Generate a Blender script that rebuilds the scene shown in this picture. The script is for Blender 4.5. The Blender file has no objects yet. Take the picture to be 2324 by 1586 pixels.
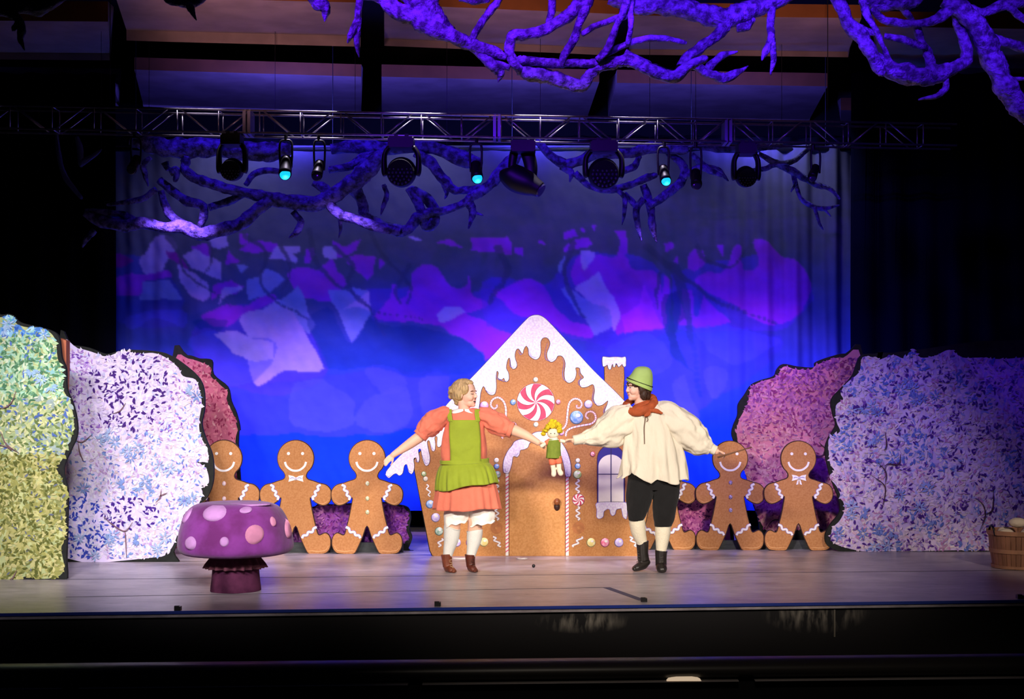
import bpy, bmesh, math, random
import numpy as np
from mathutils import Vector, Matrix, noise
C = bpy.context.scene.collection
PI = math.pi
F = 3265.0; H = 1.52; HY = 900.0; CX = 1162.0       # focal length (px), eye height, horizon row, centre column

# ------------------------------------------------------------ camera, world, exposure, stage lights
cam = bpy.data.cameras.new('camera'); co = bpy.data.objects.new('camera', cam); C.objects.link(co)
co.location = (0, 0, H); co.rotation_euler = (PI/2, 0, 0)
cam.sensor_fit = 'HORIZONTAL'; cam.sensor_width = 36; cam.lens = 36*F/2324; cam.shift_y = (HY-793)/2324
cam.clip_end = 200; bpy.context.scene.camera = co
vs = bpy.context.scene.view_settings
vs.view_transform = 'Standard'; vs.look = 'None'; vs.gamma = 1; vs.use_curve_mapping = False; vs.exposure = -0.05
w = bpy.data.worlds.new('world'); bpy.context.scene.world = w; w.use_nodes = True
w.node_tree.nodes['Background'].inputs[0].default_value = (0.10, 0.12, 0.35, 1)
w.node_tree.nodes['Background'].inputs[1].default_value = 0.010

def spot(name, loc, aim, col, watts, deg, blend=0.5, size=0.15):
    l = bpy.data.lights.new(name, 'SPOT'); o = bpy.data.objects.new(name, l); C.objects.link(o)
    o.location = loc; d = Vector(aim)-Vector(loc); o.rotation_euler = d.to_track_quat('-Z', 'Y').to_euler()
    l.color = col; l.energy = watts; l.spot_size = math.radians(deg); l.spot_blend = blend; l.shadow_soft_size = size
    return o
WARM = (1.0, 0.89, 0.79)
# front of house wash on the acting area, from unseen lamps in the hall
for x, e, c in ((-4.4, 2300, (0.93, 0.88, 1.0)), (-2.7, 2300, (0.97, 0.88, 0.95)), (-1.1, 2050, WARM), (0.4, 2150, WARM), (1.65, 2000, WARM), (2.7, 1000, (1.0, 0.82, 0.80))):
    for sx in (-1, 1):
        spot('wash_light', (x*0.55+(4.2 if x > -2 else 1.3)*sx, 2.0, 5.0), (x, 13.0, 0.78), c, e, 21 if x < 2.5 else 15, 0.6 if x < 2.5 else 1.0, 0.35)
spot('wash_light', (5.2, 2.0, 5.0), (4.55, 12.8, 0.12), (1.0, 0.84, 0.72), 1500, 6.5, 0.6, 0.2)  # unseen spot added to brighten the basket
# unseen blue spots added at truss height to wash the backdrop
for x in (-3.3, -1.7, 0.0, 1.4, 2.6):
    spot('backdrop_spot', (x, 13.6, 3.85), (x*1.05, 16.0, 1.15), (0.46, 0.22, 1.0), 500, 47, 0.9, 0.1)
for x in (-3.4, -2.0, -0.6, 0.8, 2.2, 3.4):
    spot('ground_row_light', (x, 15.05, 0.25), (x, 16.0, 1.3), (0.0, 0.11, 1.0), 150, 115, 1.0, 0.15)
# dim grey blue top light on the upper cloth
for x in (-3.0, -1.0, 1.0, 3.0):
    spot('border_light', (x, 15.2, 4.75), (x*1.03, 16.05, 3.2), (0.50, 0.58, 1.0), 50, 110, 0.9, 0.1)
# violet blue lamps on the hanging branches
for x in (-1.4, -0.5, 0.4, 1.3, 2.1, 2.9, 3.6):
    spot('branch_light', (x-0.5, 8.3, 4.85), (x, 10.15, 4.05), (0.11 if x > 1 else 0.15, 0.014, 1.0), 360 if x < 2.5 else 150, 36, 0.6, 0.05)
for x in (-2.6, -1.0, 0.4):
    spot('branch_light', (x-0.2, 13.7, 4.95), (x+0.1, 14.7, 3.7), (0.07, 0.012, 1.0), 62, 100, 0.6, 0.05)
spot('branch_light', (1.7, 13.95, 4.75), (1.5, 14.7, 3.5), (0.07, 0.012, 1.0), 14, 80, 0.6, 0.05)
# unseen spots added to brighten the truss, and unseen fills for the ceiling panels
for x in (-2.9, -1.9, -0.9, 0.3, 1.2):
    spot('truss_fill', (x, 13.42+0.1*x, 5.1), (x, 13.46+0.1*x, 4.05), (0.85, 0.74, 1.0), 420, 34, 0.8, 0.03)
for x in (-2.4, 0.2, 2.6):
    spot('ceiling_fill_warm', (x, 11.2, 3.7), (x, 13.4, 5.25), (1.0, 0.50, 0.45), 250, 50, 0.8, 0.3)  # added warm fill for the ceiling, no fixture
    spot('ceiling_fill_blue', (x, 15.5, 4.62), (x*1.05, 17.0, 5.2), (0.10, 0.09, 1.0), 240, 150, 0.7, 0.2)  # added blue fill for the rear panels, no fixture
spot('apron_fill', (0.5, 3.5, 5.0), (1.4, 9.9, -0.3), (1.0, 0.85, 0.7), 260, 34, 0.8, 0.3)  # unseen spot added to lift the apron and pit rail

# ------------------------------------------------------------ helpers
def lin(c):
    return tuple(((v/255)/12.92 if v/255 <= 0.04045 else ((v/255+0.055)/1.055)**2.4) for v in c)
def mat(name, col, rough=0.7, metal=0.0, noise_amt=0.0, nscale=20, bump=0.0, bscale=60, spec=0.4, col2=None, emit=None, estr=0, dist=(1,1,1), sheen=0):
    """Procedural material; colours given as sRGB 0-255."""
    m = bpy.data.materials.new(name); m.use_nodes = True; nt = m.node_tree; b = nt.nodes['Principled BSDF']
    c = lin(col); b.inputs['Base Color'].default_value = (*c, 1); b.inputs['Roughness'].default_value = rough
    b.inputs['Metallic'].default_value = metal; b.inputs['Specular IOR Level'].default_value = spec
    tc = nt.nodes.new('ShaderNodeTexCoord'); mp = nt.nodes.new('ShaderNodeMapping'); mp.inputs['Scale'].default_value = dist
    nt.links.new(tc.outputs['Object'], mp.inputs[0])
    if noise_amt or col2:
        n = nt.nodes.new('ShaderNodeTexNoise'); n.inputs['Scale'].default_value = nscale; n.inputs['Detail'].default_value = 6
        nt.links.new(mp.outputs[0], n.inputs[0]); r = nt.nodes.new('ShaderNodeValToRGB')
        c2 = lin(col2) if col2 else tuple(v*(1-noise_amt) for v in c)
        r.color_ramp.elements[0].position = 0.38; r.color_ramp.elements[1].position = 0.62
        r.color_ramp.elements[0].color = (*c2, 1); r.color_ramp.elements[1].color = (*c, 1)
        nt.links.new(n.outputs[0], r.inputs[0]); nt.links.new(r.outputs[0], b.inputs['Base Color'])
    if bump:
        n = nt.nodes.new('ShaderNodeTexNoise'); n.inputs['Scale'].default_value = bscale; n.inputs['Detail'].default_value = 5
        nt.links.new(mp.outputs[0], n.inputs[0]); bp = nt.nodes.new('ShaderNodeBump'); bp.inputs['Strength'].default_value = bump
        bp.inputs['Distance'].default_value = 0.02
        nt.links.new(n.outputs[0], bp.inputs['Height']); nt.links.new(bp.outputs[0], b.inputs['Normal'])
    if emit: b.inputs['Emission Color'].default_value = (*lin(emit), 1); b.inputs['Emission Strength'].default_value = estr
    if sheen: b.inputs['Sheen Weight'].default_value = sheen
    return m
def attr_mat(name, rough=0.85, bump=0.0, bscale=40, dist=(1,1,1), wave=0):
    m = bpy.data.materials.new(name); m.use_nodes = True; nt = m.node_tree; b = nt.nodes['Principled BSDF']
    a = nt.nodes.new('ShaderNodeAttribute'); a.attribute_name = 'Col'
    n = nt.nodes.new('ShaderNodeTexNoise'); n.inputs['Scale'].default_value = bscale; n.inputs['Detail'].default_value = 6
    tc = nt.nodes.new('ShaderNodeTexCoord'); mp = nt.nodes.new('ShaderNodeMapping'); mp.inputs['Scale'].default_value = dist
    nt.links.new(tc.outputs['Object'], mp.inputs[0]); nt.links.new(mp.outputs[0], n.inputs[0])
    mx = nt.nodes.new('ShaderNodeMix'); mx.data_type = 'RGBA'; mx.blend_type = 'MULTIPLY'; mx.inputs['Factor'].default_value = 0.35
    nt.links.new(a.outputs['Color'], mx.inputs[6]); nt.links.new(n.outputs[0], mx.inputs[7])
    nt.links.new(mx.outputs[2], b.inputs['Base Color']); b.inputs['Roughness'].default_value = rough
    b.inputs['Specular IOR Level'].default_value = 0.2
    if bump:
        bp = nt.nodes.new('ShaderNodeBump'); bp.inputs['Strength'].default_value = bump; bp.inputs['Distance'].default_value = 0.03
        nt.links.new(n.outputs[0], bp.inputs['Height']); nt.links.new(bp.outputs[0], b.inputs['Normal'])
    return m

class Fr:
    """Turns the measured drawing units of one group of objects into metres at its own depth."""
    def __init__(s, ox, oy, sc, d, m=0.0): s.ox, s.oy, s.sc, s.d, s.m = ox, oy, sc, d, m; s.k = d/F/sc
    def p(s, u, v, w=0.0):
        return Vector(((s.ox+u/s.sc-CX)/F*s.d, s.d+w*s.k, H+(HY-s.oy-v/s.sc)/F*s.d))
def at(px, py, d): return Vector(((px-CX)/F*d, d, H+(HY-py)/F*d))
def yl(d0, m, px): return d0/(1-m*(px-CX)/F)          # depth of a line running across the stage, at column px

def link(name, me, m, parent=None):
    o = bpy.data.objects.new(name, me); C.objects.link(o)
    if m is not None and not me.materials:
        for mm in (m if isinstance(m, (list, tuple)) else [m]): me.materials.append(mm)
    if parent is not None:
        root = parent
        while root.parent: root = root.parent
        inv = root.matrix_basis.inverted()
        me.transform(inv); o.parent = parent
    return o
def smooth(me, on=True): me.polygons.foreach_set('use_smooth', [on]*len(me.polygons))
def fin(name, bm, m, parent=None, sm=False, origin=None):
    bmesh.ops.recalc_face_normals(bm, faces=bm.faces[:])
    me = bpy.data.meshes.new(name); bm.to_mesh(me); bm.free()
    if sm: smooth(me)
    if parent is None and origin is not None:
        me.transform(Matrix.Translation(-Vector(origin)))
    o = link(name, me, m, parent)
    if parent is None and origin is not None: o.location = origin
    return o
def tag(o, label, cat=None, group=None, kind=None):
    if label: o['label'] = label
    if cat: o['category'] = cat
    if group: o['group'] = group
    if kind: o['kind'] = kind
    return o
def thing(name, label, cat, loc=(0,0,0), group=None):
    o = bpy.data.objects.new(name, None); C.objects.link(o); o.location = loc
    bpy.context.view_layer.update(); o.empty_display_size = 0.1
    return tag(o, label, cat, group)
def struct(name, bm, m, sm=False):
    o = fin(name, bm, m, None, sm); o['kind'] = 'structure'; return o
def box(bm, a, b):
    x0, y0, z0 = a; x1, y1, z1 = b
    vs_ = [bm.verts.new(c) for c in ((x0,y0,z0),(x1,y0,z0),(x1,y1,z0),(x0,y1,z0),(x0,y0,z1),(x1,y0,z1),(x1,y1,z1),(x0,y1,z1))]
    for f in ((0,3,2,1),(4,5,6,7),(0,1,5,4),(1,2,6,5),(2,3,7,6),(3,0,4,7)): bm.faces.new([vs_[i] for i in f])
    return vs_
def cr(pts, n=6, closed=False):
    """Catmull-Rom through points of any dimension."""
    P = [np.array(p, float) for p in pts]; N = len(P); out = []
    rng = range(N if closed else N-1)
    for i in rng:
        if closed: a, b, c, d = P[(i-1) % N], P[i], P[(i+1) % N], P[(i+2) % N]
        else: a, b, c, d = P[max(i-1,0)], P[i], P[i+1], P[min(i+2,N-1)]
        for j in range(n):
            t = j/n
            out.append(0.5*((2*b)+(-a+c)*t+(2*a-5*b+4*c-d)*t*t+(-a+3*b-3*c+d)*t**3))
    if not closed: out.append(P[-1])
    return out
def loft(bm, conv, path, seg=20, n=5, mod=None, post=None, th=(0, 2*PI), caps=True, sub=True):
    """Elliptical tube; path rows are (u, v, w, a, b): centre, half width in the picture plane, half depth."""
    path = [tuple(p)+(p[3],) if len(p) == 4 else p for p in path]
    rows = cr(path, n) if sub else [np.array(p, float) for p in path]
    full = abs(th[1]-th[0]-2*PI) < 1e-6
    m = seg if full else seg+1; rings = []
    W = np.array((0, 0, 1.0))
    for i, r in enumerate(rows):
        t = rows[min(i+1, len(rows)-1)][:3]-rows[max(i-1, 0)][:3]; t = t/(np.linalg.norm(t)+1e-9)
        s = np.cross(t, W); l = np.linalg.norm(s)
        s = s/l if l > 0.05 else np.array((1.0, 0, 0)); nn = np.cross(s, t)
        ring = []
        for k in range(m):
            q = th[0]+(th[1]-th[0])*k/seg; f = mod(q, i/(len(rows)-1)) if mod else 1
            p = r[:3]+f*(max(r[3], .01)*math.cos(q)*s+max(r[4], .01)*math.sin(q)*nn)
            if post: p = post(p, q, i/(len(rows)-1))
            ring.append(bm.verts.new(conv(*p)))
        rings.append(ring)
    for a, b in zip(rings, rings[1:]):
        for k in range(m if full else m-1):
            bm.faces.new((a[k], a[(k+1) % m], b[(k+1) % m], b[k]))
    if caps and full:
        bm.faces.new(rings[0]); bm.faces.new(rings[-1])
    return rings
def ball(bm, conv, c, r, seg=14, ring=10):
    """Ellipsoid in the group's units."""
    r = (r, r, r) if not isinstance(r, (tuple, list)) else r
    rows = []
    for i in range(1, ring):
        a = PI*i/ring
        rows.append([bm.verts.new(conv(c[0]+r[0]*math.sin(a)*math.cos(2*PI*k/seg), c[1]-r[1]*math.cos(a), c[2]+r[2]*math.sin(a)*math.sin(2*PI*k/seg))) for k in range(seg)])
    t = bm.verts.new(conv(c[0], c[1]-r[1], c[2])); b = bm.verts.new(conv(c[0], c[1]+r[1], c[2]))
    for x, y in zip(rows, rows[1:]):
        for k in range(seg): bm.faces.new((x[k], x[(k+1) % seg], y[(k+1) % seg], y[k]))
    for k in range(seg):
        bm.faces.new((t, rows[0][(k+1) % seg], rows[0][k])); bm.faces.new((b, rows[-1][k], rows[-1][(k+1) % seg]))
def plate(bm, conv, poly, w0, w1, n=0, closed=True):
    """Flat cut-out of the outline between depths w0 (front) and w1 (back)."""
    if n: poly = [tuple(p) for p in cr(poly, n, True)]
    a = [bm.verts.new(conv(p[0], p[1], w0)) for p in poly]; b = [bm.verts.new(conv(p[0], p[1], w1)) for p in poly]
    bm.faces.new(a); bm.faces.new(b[::-1]); N = len(a)
    for i in range(N): bm.faces.new((a[i], b[i], b[(i+1) % N], a[(i+1) % N]))
def ribbon(bm, conv, pts, wd, w0, w1, n=6, taper=False):
    """Flat band following a curve."""
    q = cr(pts, n); L = []; R = []
    for i, p in enumerate(q):
        t = q[min(i+1, len(q)-1)]-q[max(i-1, 0)]; t = t/(np.linalg.norm(t)+1e-9); s = np.array((-t[1], t[0]))
        h = wd/2*(math.sin(PI*min(max(i/(len(q)-1), .12), .88)) if taper else 1)
        L.append(tuple(p+s*h)); R.append(tuple(p-s*h))
    for i in range(len(q)-1):
        plate(bm, conv, [L[i], L[i+1], R[i+1], R[i]], w0, w1)
def circ(cx, cy, rx, ry=None, n=28, a0=0):
    ry = ry or rx
    return [(cx+rx*math.cos(2*PI*k/n+a0), cy+ry*math.sin(2*PI*k/n+a0)) for k in range(n)]
def cyl(bm, a, b, r, seg=8, r2=None):
    a = Vector(a); b = Vector(b); t = (b-a).normalized(); s = t.orthogonal().normalized(); nn = t.cross(s); r2 = r if r2 is None else r2
    A = [bm.verts.new(a+(s*math.cos(2*PI*k/seg)+nn*math.sin(2*PI*k/seg))*r) for k in range(seg)]
    B = [bm.verts.new(b+(s*math.cos(2*PI*k/seg)+nn*math.sin(2*PI*k/seg))*r2) for k in range(seg)]
    for k in range(seg): bm.faces.new((A[k], A[(k+1) % seg], B[(k+1) % seg], B[k]))
    bm.faces.new(A[::-1]); bm.faces.new(B)
def remesh(o, voxel, smooth_it=4):
    r = o.modifiers.new('r', 'REMESH'); r.mode = 'VOXEL'; r.voxel_size = voxel; r.use_smooth_shade = True
    if smooth_it:
        s = o.modifiers.new('s', 'SMOOTH'); s.factor = 0.5; s.iterations = smooth_it
    bpy.context.view_layer.update()
    dg = bpy.context.evaluated_depsgraph_get(); me = bpy.data.meshes.new_from_object(o.evaluated_get(dg))
    o.modifiers.clear(); o.data = me; smooth(me); return o
def solid(o, t, off=-1):
    s = o.modifiers.new('t', 'SOLIDIFY'); s.thickness = t; s.offset = off; return o
def inside(poly, X, Y):
    r = np.zeros(X.shape, bool); n = len(poly)
    for i in range(n):
        x0, y0 = poly[i]; x1, y1 = poly[(i+1) % n]
        if y0 == y1: continue
        c = ((y0 > Y) != (y1 > Y)) & (X < (x1-x0)*(Y-y0)/(y1-y0)+x0)
        r ^= c
    return r
# ------------------------------------------------------------ the setting
M = {}
M['black'] = mat('black_paint', (14, 14, 17), 0.75, spec=0.2)
M['blackcloth'] = mat('black_serge', (9, 9, 14), 1.0, spec=0.0, bump=0.2, bscale=200)
M['dark'] = mat('dark_metal', (16, 15, 20), 0.45, spec=0.4)
def floor_mat():
    m = mat('stage_floor', (128, 112, 106), 0.36, spec=0.5); nt = m.node_tree; b = nt.nodes['Principled BSDF']
    tc = nt.nodes.new('ShaderNodeTexCoord')
    def nz(sx, sy, sc, det=8):
        mp = nt.nodes.new('ShaderNodeMapping'); mp.inputs['Scale'].default_value = (sx, sy, 1); nt.links.new(tc.outputs['Object'], mp.inputs[0])
        n = nt.nodes.new('ShaderNodeTexNoise'); n.inputs['Scale'].default_value = sc; n.inputs['Detail'].default_value = det; n.inputs['Roughness'].default_value = 0.7
        nt.links.new(mp.outputs[0], n.inputs[0]); return n
    a = nz(0.5, 0.8, 4); s = nz(0.35, 2.6, 9)
    r = nt.nodes.new('ShaderNodeValToRGB'); r.color_ramp.elements[0].position = 0.36; r.color_ramp.elements[1].position = 0.66
    r.color_ramp.elements[0].color = (*lin((122, 112, 118)), 1); r.color_ramp.elements[1].color = (*lin((204, 192, 196)), 1)
    mx = nt.nodes.new('ShaderNodeMath'); mx.operation = 'ADD'; h = nt.nodes.new('ShaderNodeMath'); h.operation = 'MULTIPLY'; h.inputs[1].default_value = 0.5
    nt.links.new(a.outputs[0], mx.inputs[0]); nt.links.new(s.outputs[0], mx.inputs[1]); nt.links.new(mx.outputs[0], h.inputs[0])
    nt.links.new(h.outputs[0], r.inputs[0]); nt.links.new(r.outputs[0], b.inputs['Base Color'])
    rr = nt.nodes.new('ShaderNodeMapRange'); rr.inputs['To Min'].default_value = 0.2; rr.inputs['To Max'].default_value = 0.42
    nt.links.new(s.outputs[0], rr.inputs[0]); nt.links.new(rr.outputs[0], b.inputs['Roughness'])
    bp = nt.nodes.new('ShaderNodeBump'); bp.inputs['Strength'].default_value = 0.25; bp.inputs['Distance'].default_value = 0.01
    nt.links.new(s.outputs[0], bp.inputs['Height']); nt.links.new(bp.outputs[0], b.inputs['Normal'])
    return m
M['floor'] = floor_mat()
def slab(name, d0a, m0, z0, d0b, m1, z1, mt, x=8.0):
    """Long block running across the room; front face follows depth d0a + m0*x, back face d0b + m1*x."""
    bm = bmesh.new()
    v = [(-x, d0a-m0*x, z0), (x, d0a+m0*x, z0), (x, d0b+m1*x, z0), (-x, d0b-m1*x, z0)]
    A = [bm.verts.new(p) for p in v]; B = [bm.verts.new((p[0], p[1], z1)) for p in v]
    bm.faces.new(A[::-1]); bm.faces.new(B)
    for i in range(4): bm.faces.new((A[i], A[(i+1) % 4], B[(i+1) % 4], B[i]))
    return struct(name, bm, mt)
ED, EM = 10.42, 0.09
slab('floor', ED, EM, -0.045, 19.4, 0, 0, M['floor'])
bluetrim = mat('edge_nosing', (30, 55, 150), 0.5, spec=0.4)
bm = bmesh.new()
for i in range(12):
    xa, xb = -8+i*16/12, -8+(i+1)*16/12
    box_pts = []
    a = [(xa, ED+EM*xa-0.012, -0.02), (xb, ED+EM*xb-0.012, -0.02), (xb, ED+EM*xb, -0.02), (xa, ED+EM*xa, -0.02)]
    A = [bm.verts.new(p) for p in a]; B = [bm.verts.new((p[0], p[1], 0.001)) for p in a]
    bm.faces.new(A[::-1]); bm.faces.new(B)
    for k in range(4): bm.faces.new((A[k], A[(k+1) % 4], B[(k+1) % 4], B[k]))
bmesh.ops.remove_doubles(bm, verts=bm.verts, dist=1e-5)
struct('trim_1', bm, bluetrim)
# apron face with scuffs
def apron_mat():
    m = mat('apron_paint', (34, 32, 33), 0.7, spec=0.25); nt = m.node_tree; b = nt.nodes['Principled BSDF']
    tc = nt.nodes.new('ShaderNodeTexCoord'); mp = nt.nodes.new('ShaderNodeMapping'); mp.inputs['Scale'].default_value = (1, 1, 0.25)
    nt.links.new(tc.outputs['Object'], mp.inputs[0])
    n = nt.nodes.new('ShaderNodeTexNoise'); n.inputs['Scale'].default_value = 22; n.inputs['Detail'].default_value = 7; nt.links.new(mp.outputs[0], n.inputs[0])
    sep = nt.nodes.new('ShaderNodeSeparateXYZ'); nt.links.new(tc.outputs['Object'], sep.inputs[0])
    def blob(x0, z0, rx, rz):
        ax = nt.nodes.new('ShaderNodeMath'); ax.operation = 'SUBTRACT'; ax.inputs[1].default_value = x0; nt.links.new(sep.outputs[0], ax.inputs[0])
        dx = nt.nodes.new('ShaderNodeMath'); dx.operation = 'DIVIDE'; dx.inputs[1].default_value = rx; nt.links.new(ax.outputs[0], dx.inputs[0])
        az = nt.nodes.new('ShaderNodeMath'); az.operation = 'SUBTRACT'; az.inputs[1].default_value = z0; nt.links.new(sep.outputs[2], az.inputs[0])
        dz = nt.nodes.new('ShaderNodeMath'); dz.operation = 'DIVIDE'; dz.inputs[1].default_value = rz; nt.links.new(az.outputs[0], dz.inputs[0])
        cv = nt.nodes.new('ShaderNodeCombineXYZ'); nt.links.new(dx.outputs[0], cv.inputs[0]); nt.links.new(dz.outputs[0], cv.inputs[1])
        ln = nt.nodes.new('ShaderNodeVectorMath'); ln.operation = 'LENGTH'; nt.links.new(cv.outputs[0], ln.inputs[0])
        mr = nt.nodes.new('ShaderNodeMapRange'); mr.inputs['From Min'].default_value = 1; mr.inputs['From Max'].default_value = 0; nt.links.new(ln.outputs['Value'], mr.inputs[0])
        return mr
    b1 = blob(0.52, -0.12, 0.36, 0.09); b2 = blob(2.25, -0.08, 0.42, 0.16)
    mx = nt.nodes.new('ShaderNodeMath'); mx.operation = 'MAXIMUM'; nt.links.new(b1.outputs[0], mx.inputs[0]); nt.links.new(b2.outputs[0], mx.inputs[1])
    mr = nt.nodes.new('ShaderNodeMapRange'); mr.inputs['From Min'].default_value = 0.45; mr.inputs['From Max'].default_value = 0.75; nt.links.new(n.outputs[0], mr.inputs[0])
    ml = nt.nodes.new('ShaderNodeMath'); ml.operation = 'MULTIPLY'; nt.links.new(mx.outputs[0], ml.inputs[0]); nt.links.new(mr.outputs[0], ml.inputs[1])
    mix = nt.nodes.new('ShaderNodeMix'); mix.data_type = 'RGBA'; mix.inputs[6].default_value = (*lin((34, 32, 33)), 1); mix.inputs[7].default_value = (*lin((185, 175, 160)), 1)
    nt.links.new(ml.outputs[0], mix.inputs[0]); nt.links.new(mix.outputs[2], b.inputs['Base Color']); return m
M['apron'] = apron_mat()
slab('wall_stage_apron', ED+0.03, EM, -1.6, ED+0.2, EM, -0.046, M['apron'])
# lighter vertical joint on the apron and the padded pit rail with its metal strip
bm = bmesh.new()
xj = (1890-CX)/F*10.72
box(bm, (xj-0.006, ED+0.03+EM*xj-0.006, -0.26), (xj+0.006, ED+0.03+EM*xj+0.01, -0.055)); struct('trim_2', bm, mat('joint_strip', (120, 112, 100), 0.6))
bm = bmesh.new()
R0 = 9.35; RM = 0.055
def rail_row(x):
    y = R0+RM*x; z = 1.52-605/F*R0
    return [(x, y+0.25, z-0.03), (x, y+0.17, z), (x, y+0.08, z-0.004), (x, y+0.02, z-0.03), (x, y, z-0.07), (x, y+0.015, z-0.105), (x, y+0.05, z-0.115), (x, y+0.25, z-0.115)]
prev = None
for i in range(25):
    r = [bm.verts.new(p) for p in rail_row(-6+i*0.5)]
    if prev:
        for k in range(8): bm.faces.new((prev[k], prev[(k+1) % 8], r[(k+1) % 8], r[k]))
    prev = r
struct('wall_pit_rail', bm, mat('rail_vinyl', (40, 37, 34), 0.4, spec=0.4), True)
zr = 1.52-605/F*R0
slab('wall_pit', R0+0.06, RM, -2.2, R0+0.22, RM, zr-0.115, M['black'])
strip = mat('metal_strip', (210, 200, 195), 0.35, metal=0.6)
for n, (a, b) in enumerate([(-40, 152), (190, 925), (958, 1684), (1722, 2380)]):
    bm = bmesh.new(); z = zr-0.128
    xa, xb = ((a-CX)/F*9.3, (b-CX)/F*9.3)
    A = [bm.verts.new((x, R0+RM*x+y, zz)) for x, y, zz in ((xa, 0.0, z-.007), (xb, 0.0, z-.007), (xb, 0.06, z-.007), (xa, 0.06, z-.007))]
    B = [bm.verts.new((x, R0+RM*x+y, zz)) for x, y, zz in ((xa, 0.0, z), (xb, 0.0, z), (xb, 0.06, z), (xa, 0.06, z))]
    bm.faces.new(A[::-1]); bm.faces.new(B)
    for k in range(4): bm.faces.new((A[k], A[(k+1) % 4], B[(k+1) % 4], B[k]))
    struct('trim_%d' % (n+3), bm, strip)
bm = bmesh.new(); box(bm, (-8, 5, -2.3), (8, 10.6, -2.2)); struct('floor_pit', bm, M['black'])
# hall shell, all black
bm = bmesh.new(); box(bm, (-8, 19.3, -0.04), (8, 19.5, 7)); struct('wall_back', bm, M['black'])
bm = bmesh.new(); box(bm, (-8.2, 10.2, -2.2), (-8, 19.5, 7)); struct('wall_left', bm, M['black'])
bm = bmesh.new(); box(bm, (8, 10.2, -2.2), (8.2, 19.5, 7)); struct('wall_right', bm, M['black'])
bm = bmesh.new(); box(bm, (-8.2, 8.7, 6.2), (8.2, 19.5, 6.3)); struct('ceiling', bm, M['black'])

# floor seams and marks
seam = mat('floor_seam', (38, 34, 40), 0.6)
def fp(px, py): d = 4963.0/(py-HY); return Vector(((px-CX)/F*d, d, 0))
def floor_band(name, a, b, wd, mt, h=0.0015):
    a, b = fp(*a), fp(*b); t = (b-a).normalized(); s = Vector((-t.y, t.x, 0))*wd/2; bm = bmesh.new()
    A = [bm.verts.new(p+Vector((0, 0, -0.002))) for p in (a-s, b-s, b+s, a+s)]; B = [bm.verts.new(p+Vector((0, 0, h))) for p in (a-s, b-s, b+s, a+s)]
    bm.faces.new(A[::-1]); bm.faces.new(B)
    for i in range(4): bm.faces.new((A[i], A[(i+1) % 4], B[(i+1) % 4], B[i]))
    return struct(name, bm, mt)
floor_band('trim_7', (150, 1315), (2324, 1294), 0.012, seam)
floor_band('trim_8', (150, 1355), (1380, 1333), 0.012, seam)
floor_band('trim_9', (1376, 1333), (1458, 1362), 0.06, mat('tape_blue_grey', (62, 62, 92), 0.6))
bk = mat('marker_black', (22, 18, 20), 0.5)
marks = [(402, 1384, 14, 9, 'black edge marker block below the mushroom stool'), (993, 1374, 14, 9, 'black edge marker block on the stage lip below the girl in coral'),
         (1462, 1364, 14, 8, 'black edge marker block where the dark floor tape meets the stage lip'), (2317, 1357, 14, 8, 'black edge marker block on the stage lip below the bushel basket')]
for px, py, wv, hv, lb in marks:
    a = fp(px, py+2); k = a.y/F; bm = bmesh.new()
    box(bm, (-wv/2*k, 0, 0), (wv/2*k, 0.05, hv*k)); box(bm, (-wv/2*k, 0.002, hv*k), (wv/2*k-0.012, 0.03, hv*k+0.006))
    o = fin('edge_marker', bm, bk); o.location = a; tag(o, lb, 'marker', 'edge markers along the stage lip')
bm = bmesh.new(); ball(bm, lambda x, y, z: Vector((x, z, 0.016-y)), (0, 0, 0), (0.015, 0.016, 0.015), 10, 8); o = fin('pebble', bm, bk, None, True); o.location = fp(1211, 1288)
tag(o, 'tiny round dark ball on the floor in front of the gingerbread door', 'ball')
wh = mat('white_scrap', (240, 235, 225), 0.8)
for px, wpx, lb in ((1045, 40, 'white scrap on the floor between the feet of the girl'), (1184, 26, 'white scrap on the floor below the gingerbread door')):
    bm = bmesh.new(); a = fp(px, 1268); k = a.y/F
    plate(bm, lambda x, y, z: Vector((x*k, -y*k*4, 0.001+z)), [(-wpx/2, -1.5), (-wpx/4, -2.2), (0, -1.2), (wpx/4, -2.4), (wpx/2, -0.8), (wpx/3, 1.4), (0, 2), (-wpx/3, 1)], 0.006, 0)
    o = fin('paper_scrap', bm, wh); o.location = a; tag(o, lb, 'scrap')
# small lit fitting under the pit rail
bm = bmesh.new(); x = (1558-CX)/F*9.3; plate(bm, lambda a, b, c: Vector((a, c, b)), [(-.115, -.006), (-.105, .006), (-.085, .016), (-.05, .02), (.05, .02), (.085, .014), (.105, .004), (.11, -.006)], 0, 0.04)
o = fin('step_light', bm, mat('fitting_cream', (250, 232, 205), 0.5, emit=(255, 225, 190), estr=0.5)); o.location = (x, R0+RM*x-0.01, zr-0.12)
tag(o, 'small cream lit step light tucked under the dark pit rail', 'light')

# ------------------------------------------------------------ backdrop cloth
def cloth_off(px, py, x, z):
    r = min(max((px-1500)/380, 0), 1); l = min(max((520-px)/260, 0), 1)*0.35; q = r+l
    f = 0.05*q*math.sin(x*17+1.3*math.sin(z*0.7))+0.02*q*math.sin(x*41+z*0.6)
    return f+0.010*noise.noise(Vector((x*2.2+z*1.2, 3.0, z*1.4)))+0.004*noise.noise(Vector((x*9, z*6+x*4, 1)))*(1.0+1.5*(1-q if q < 1 else 0))
BD = 16.0
PU = (186, 52, 226); LI = (206, 160, 240); GL = (150, 142, 226); BL = (90, 84, 232); DB = (16, 60, 150); NB = (22, 58, 110); BR = (220, 60, 240); RO = (170, 36, 170)  # projected light shapes, painted into the cloth as colour patches
A_ = lambda u, v: (200+u/2.324, 480+v/2.324)
B_ = lambda u, v: (1100+u/2.324, 480+v/2.324)
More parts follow.
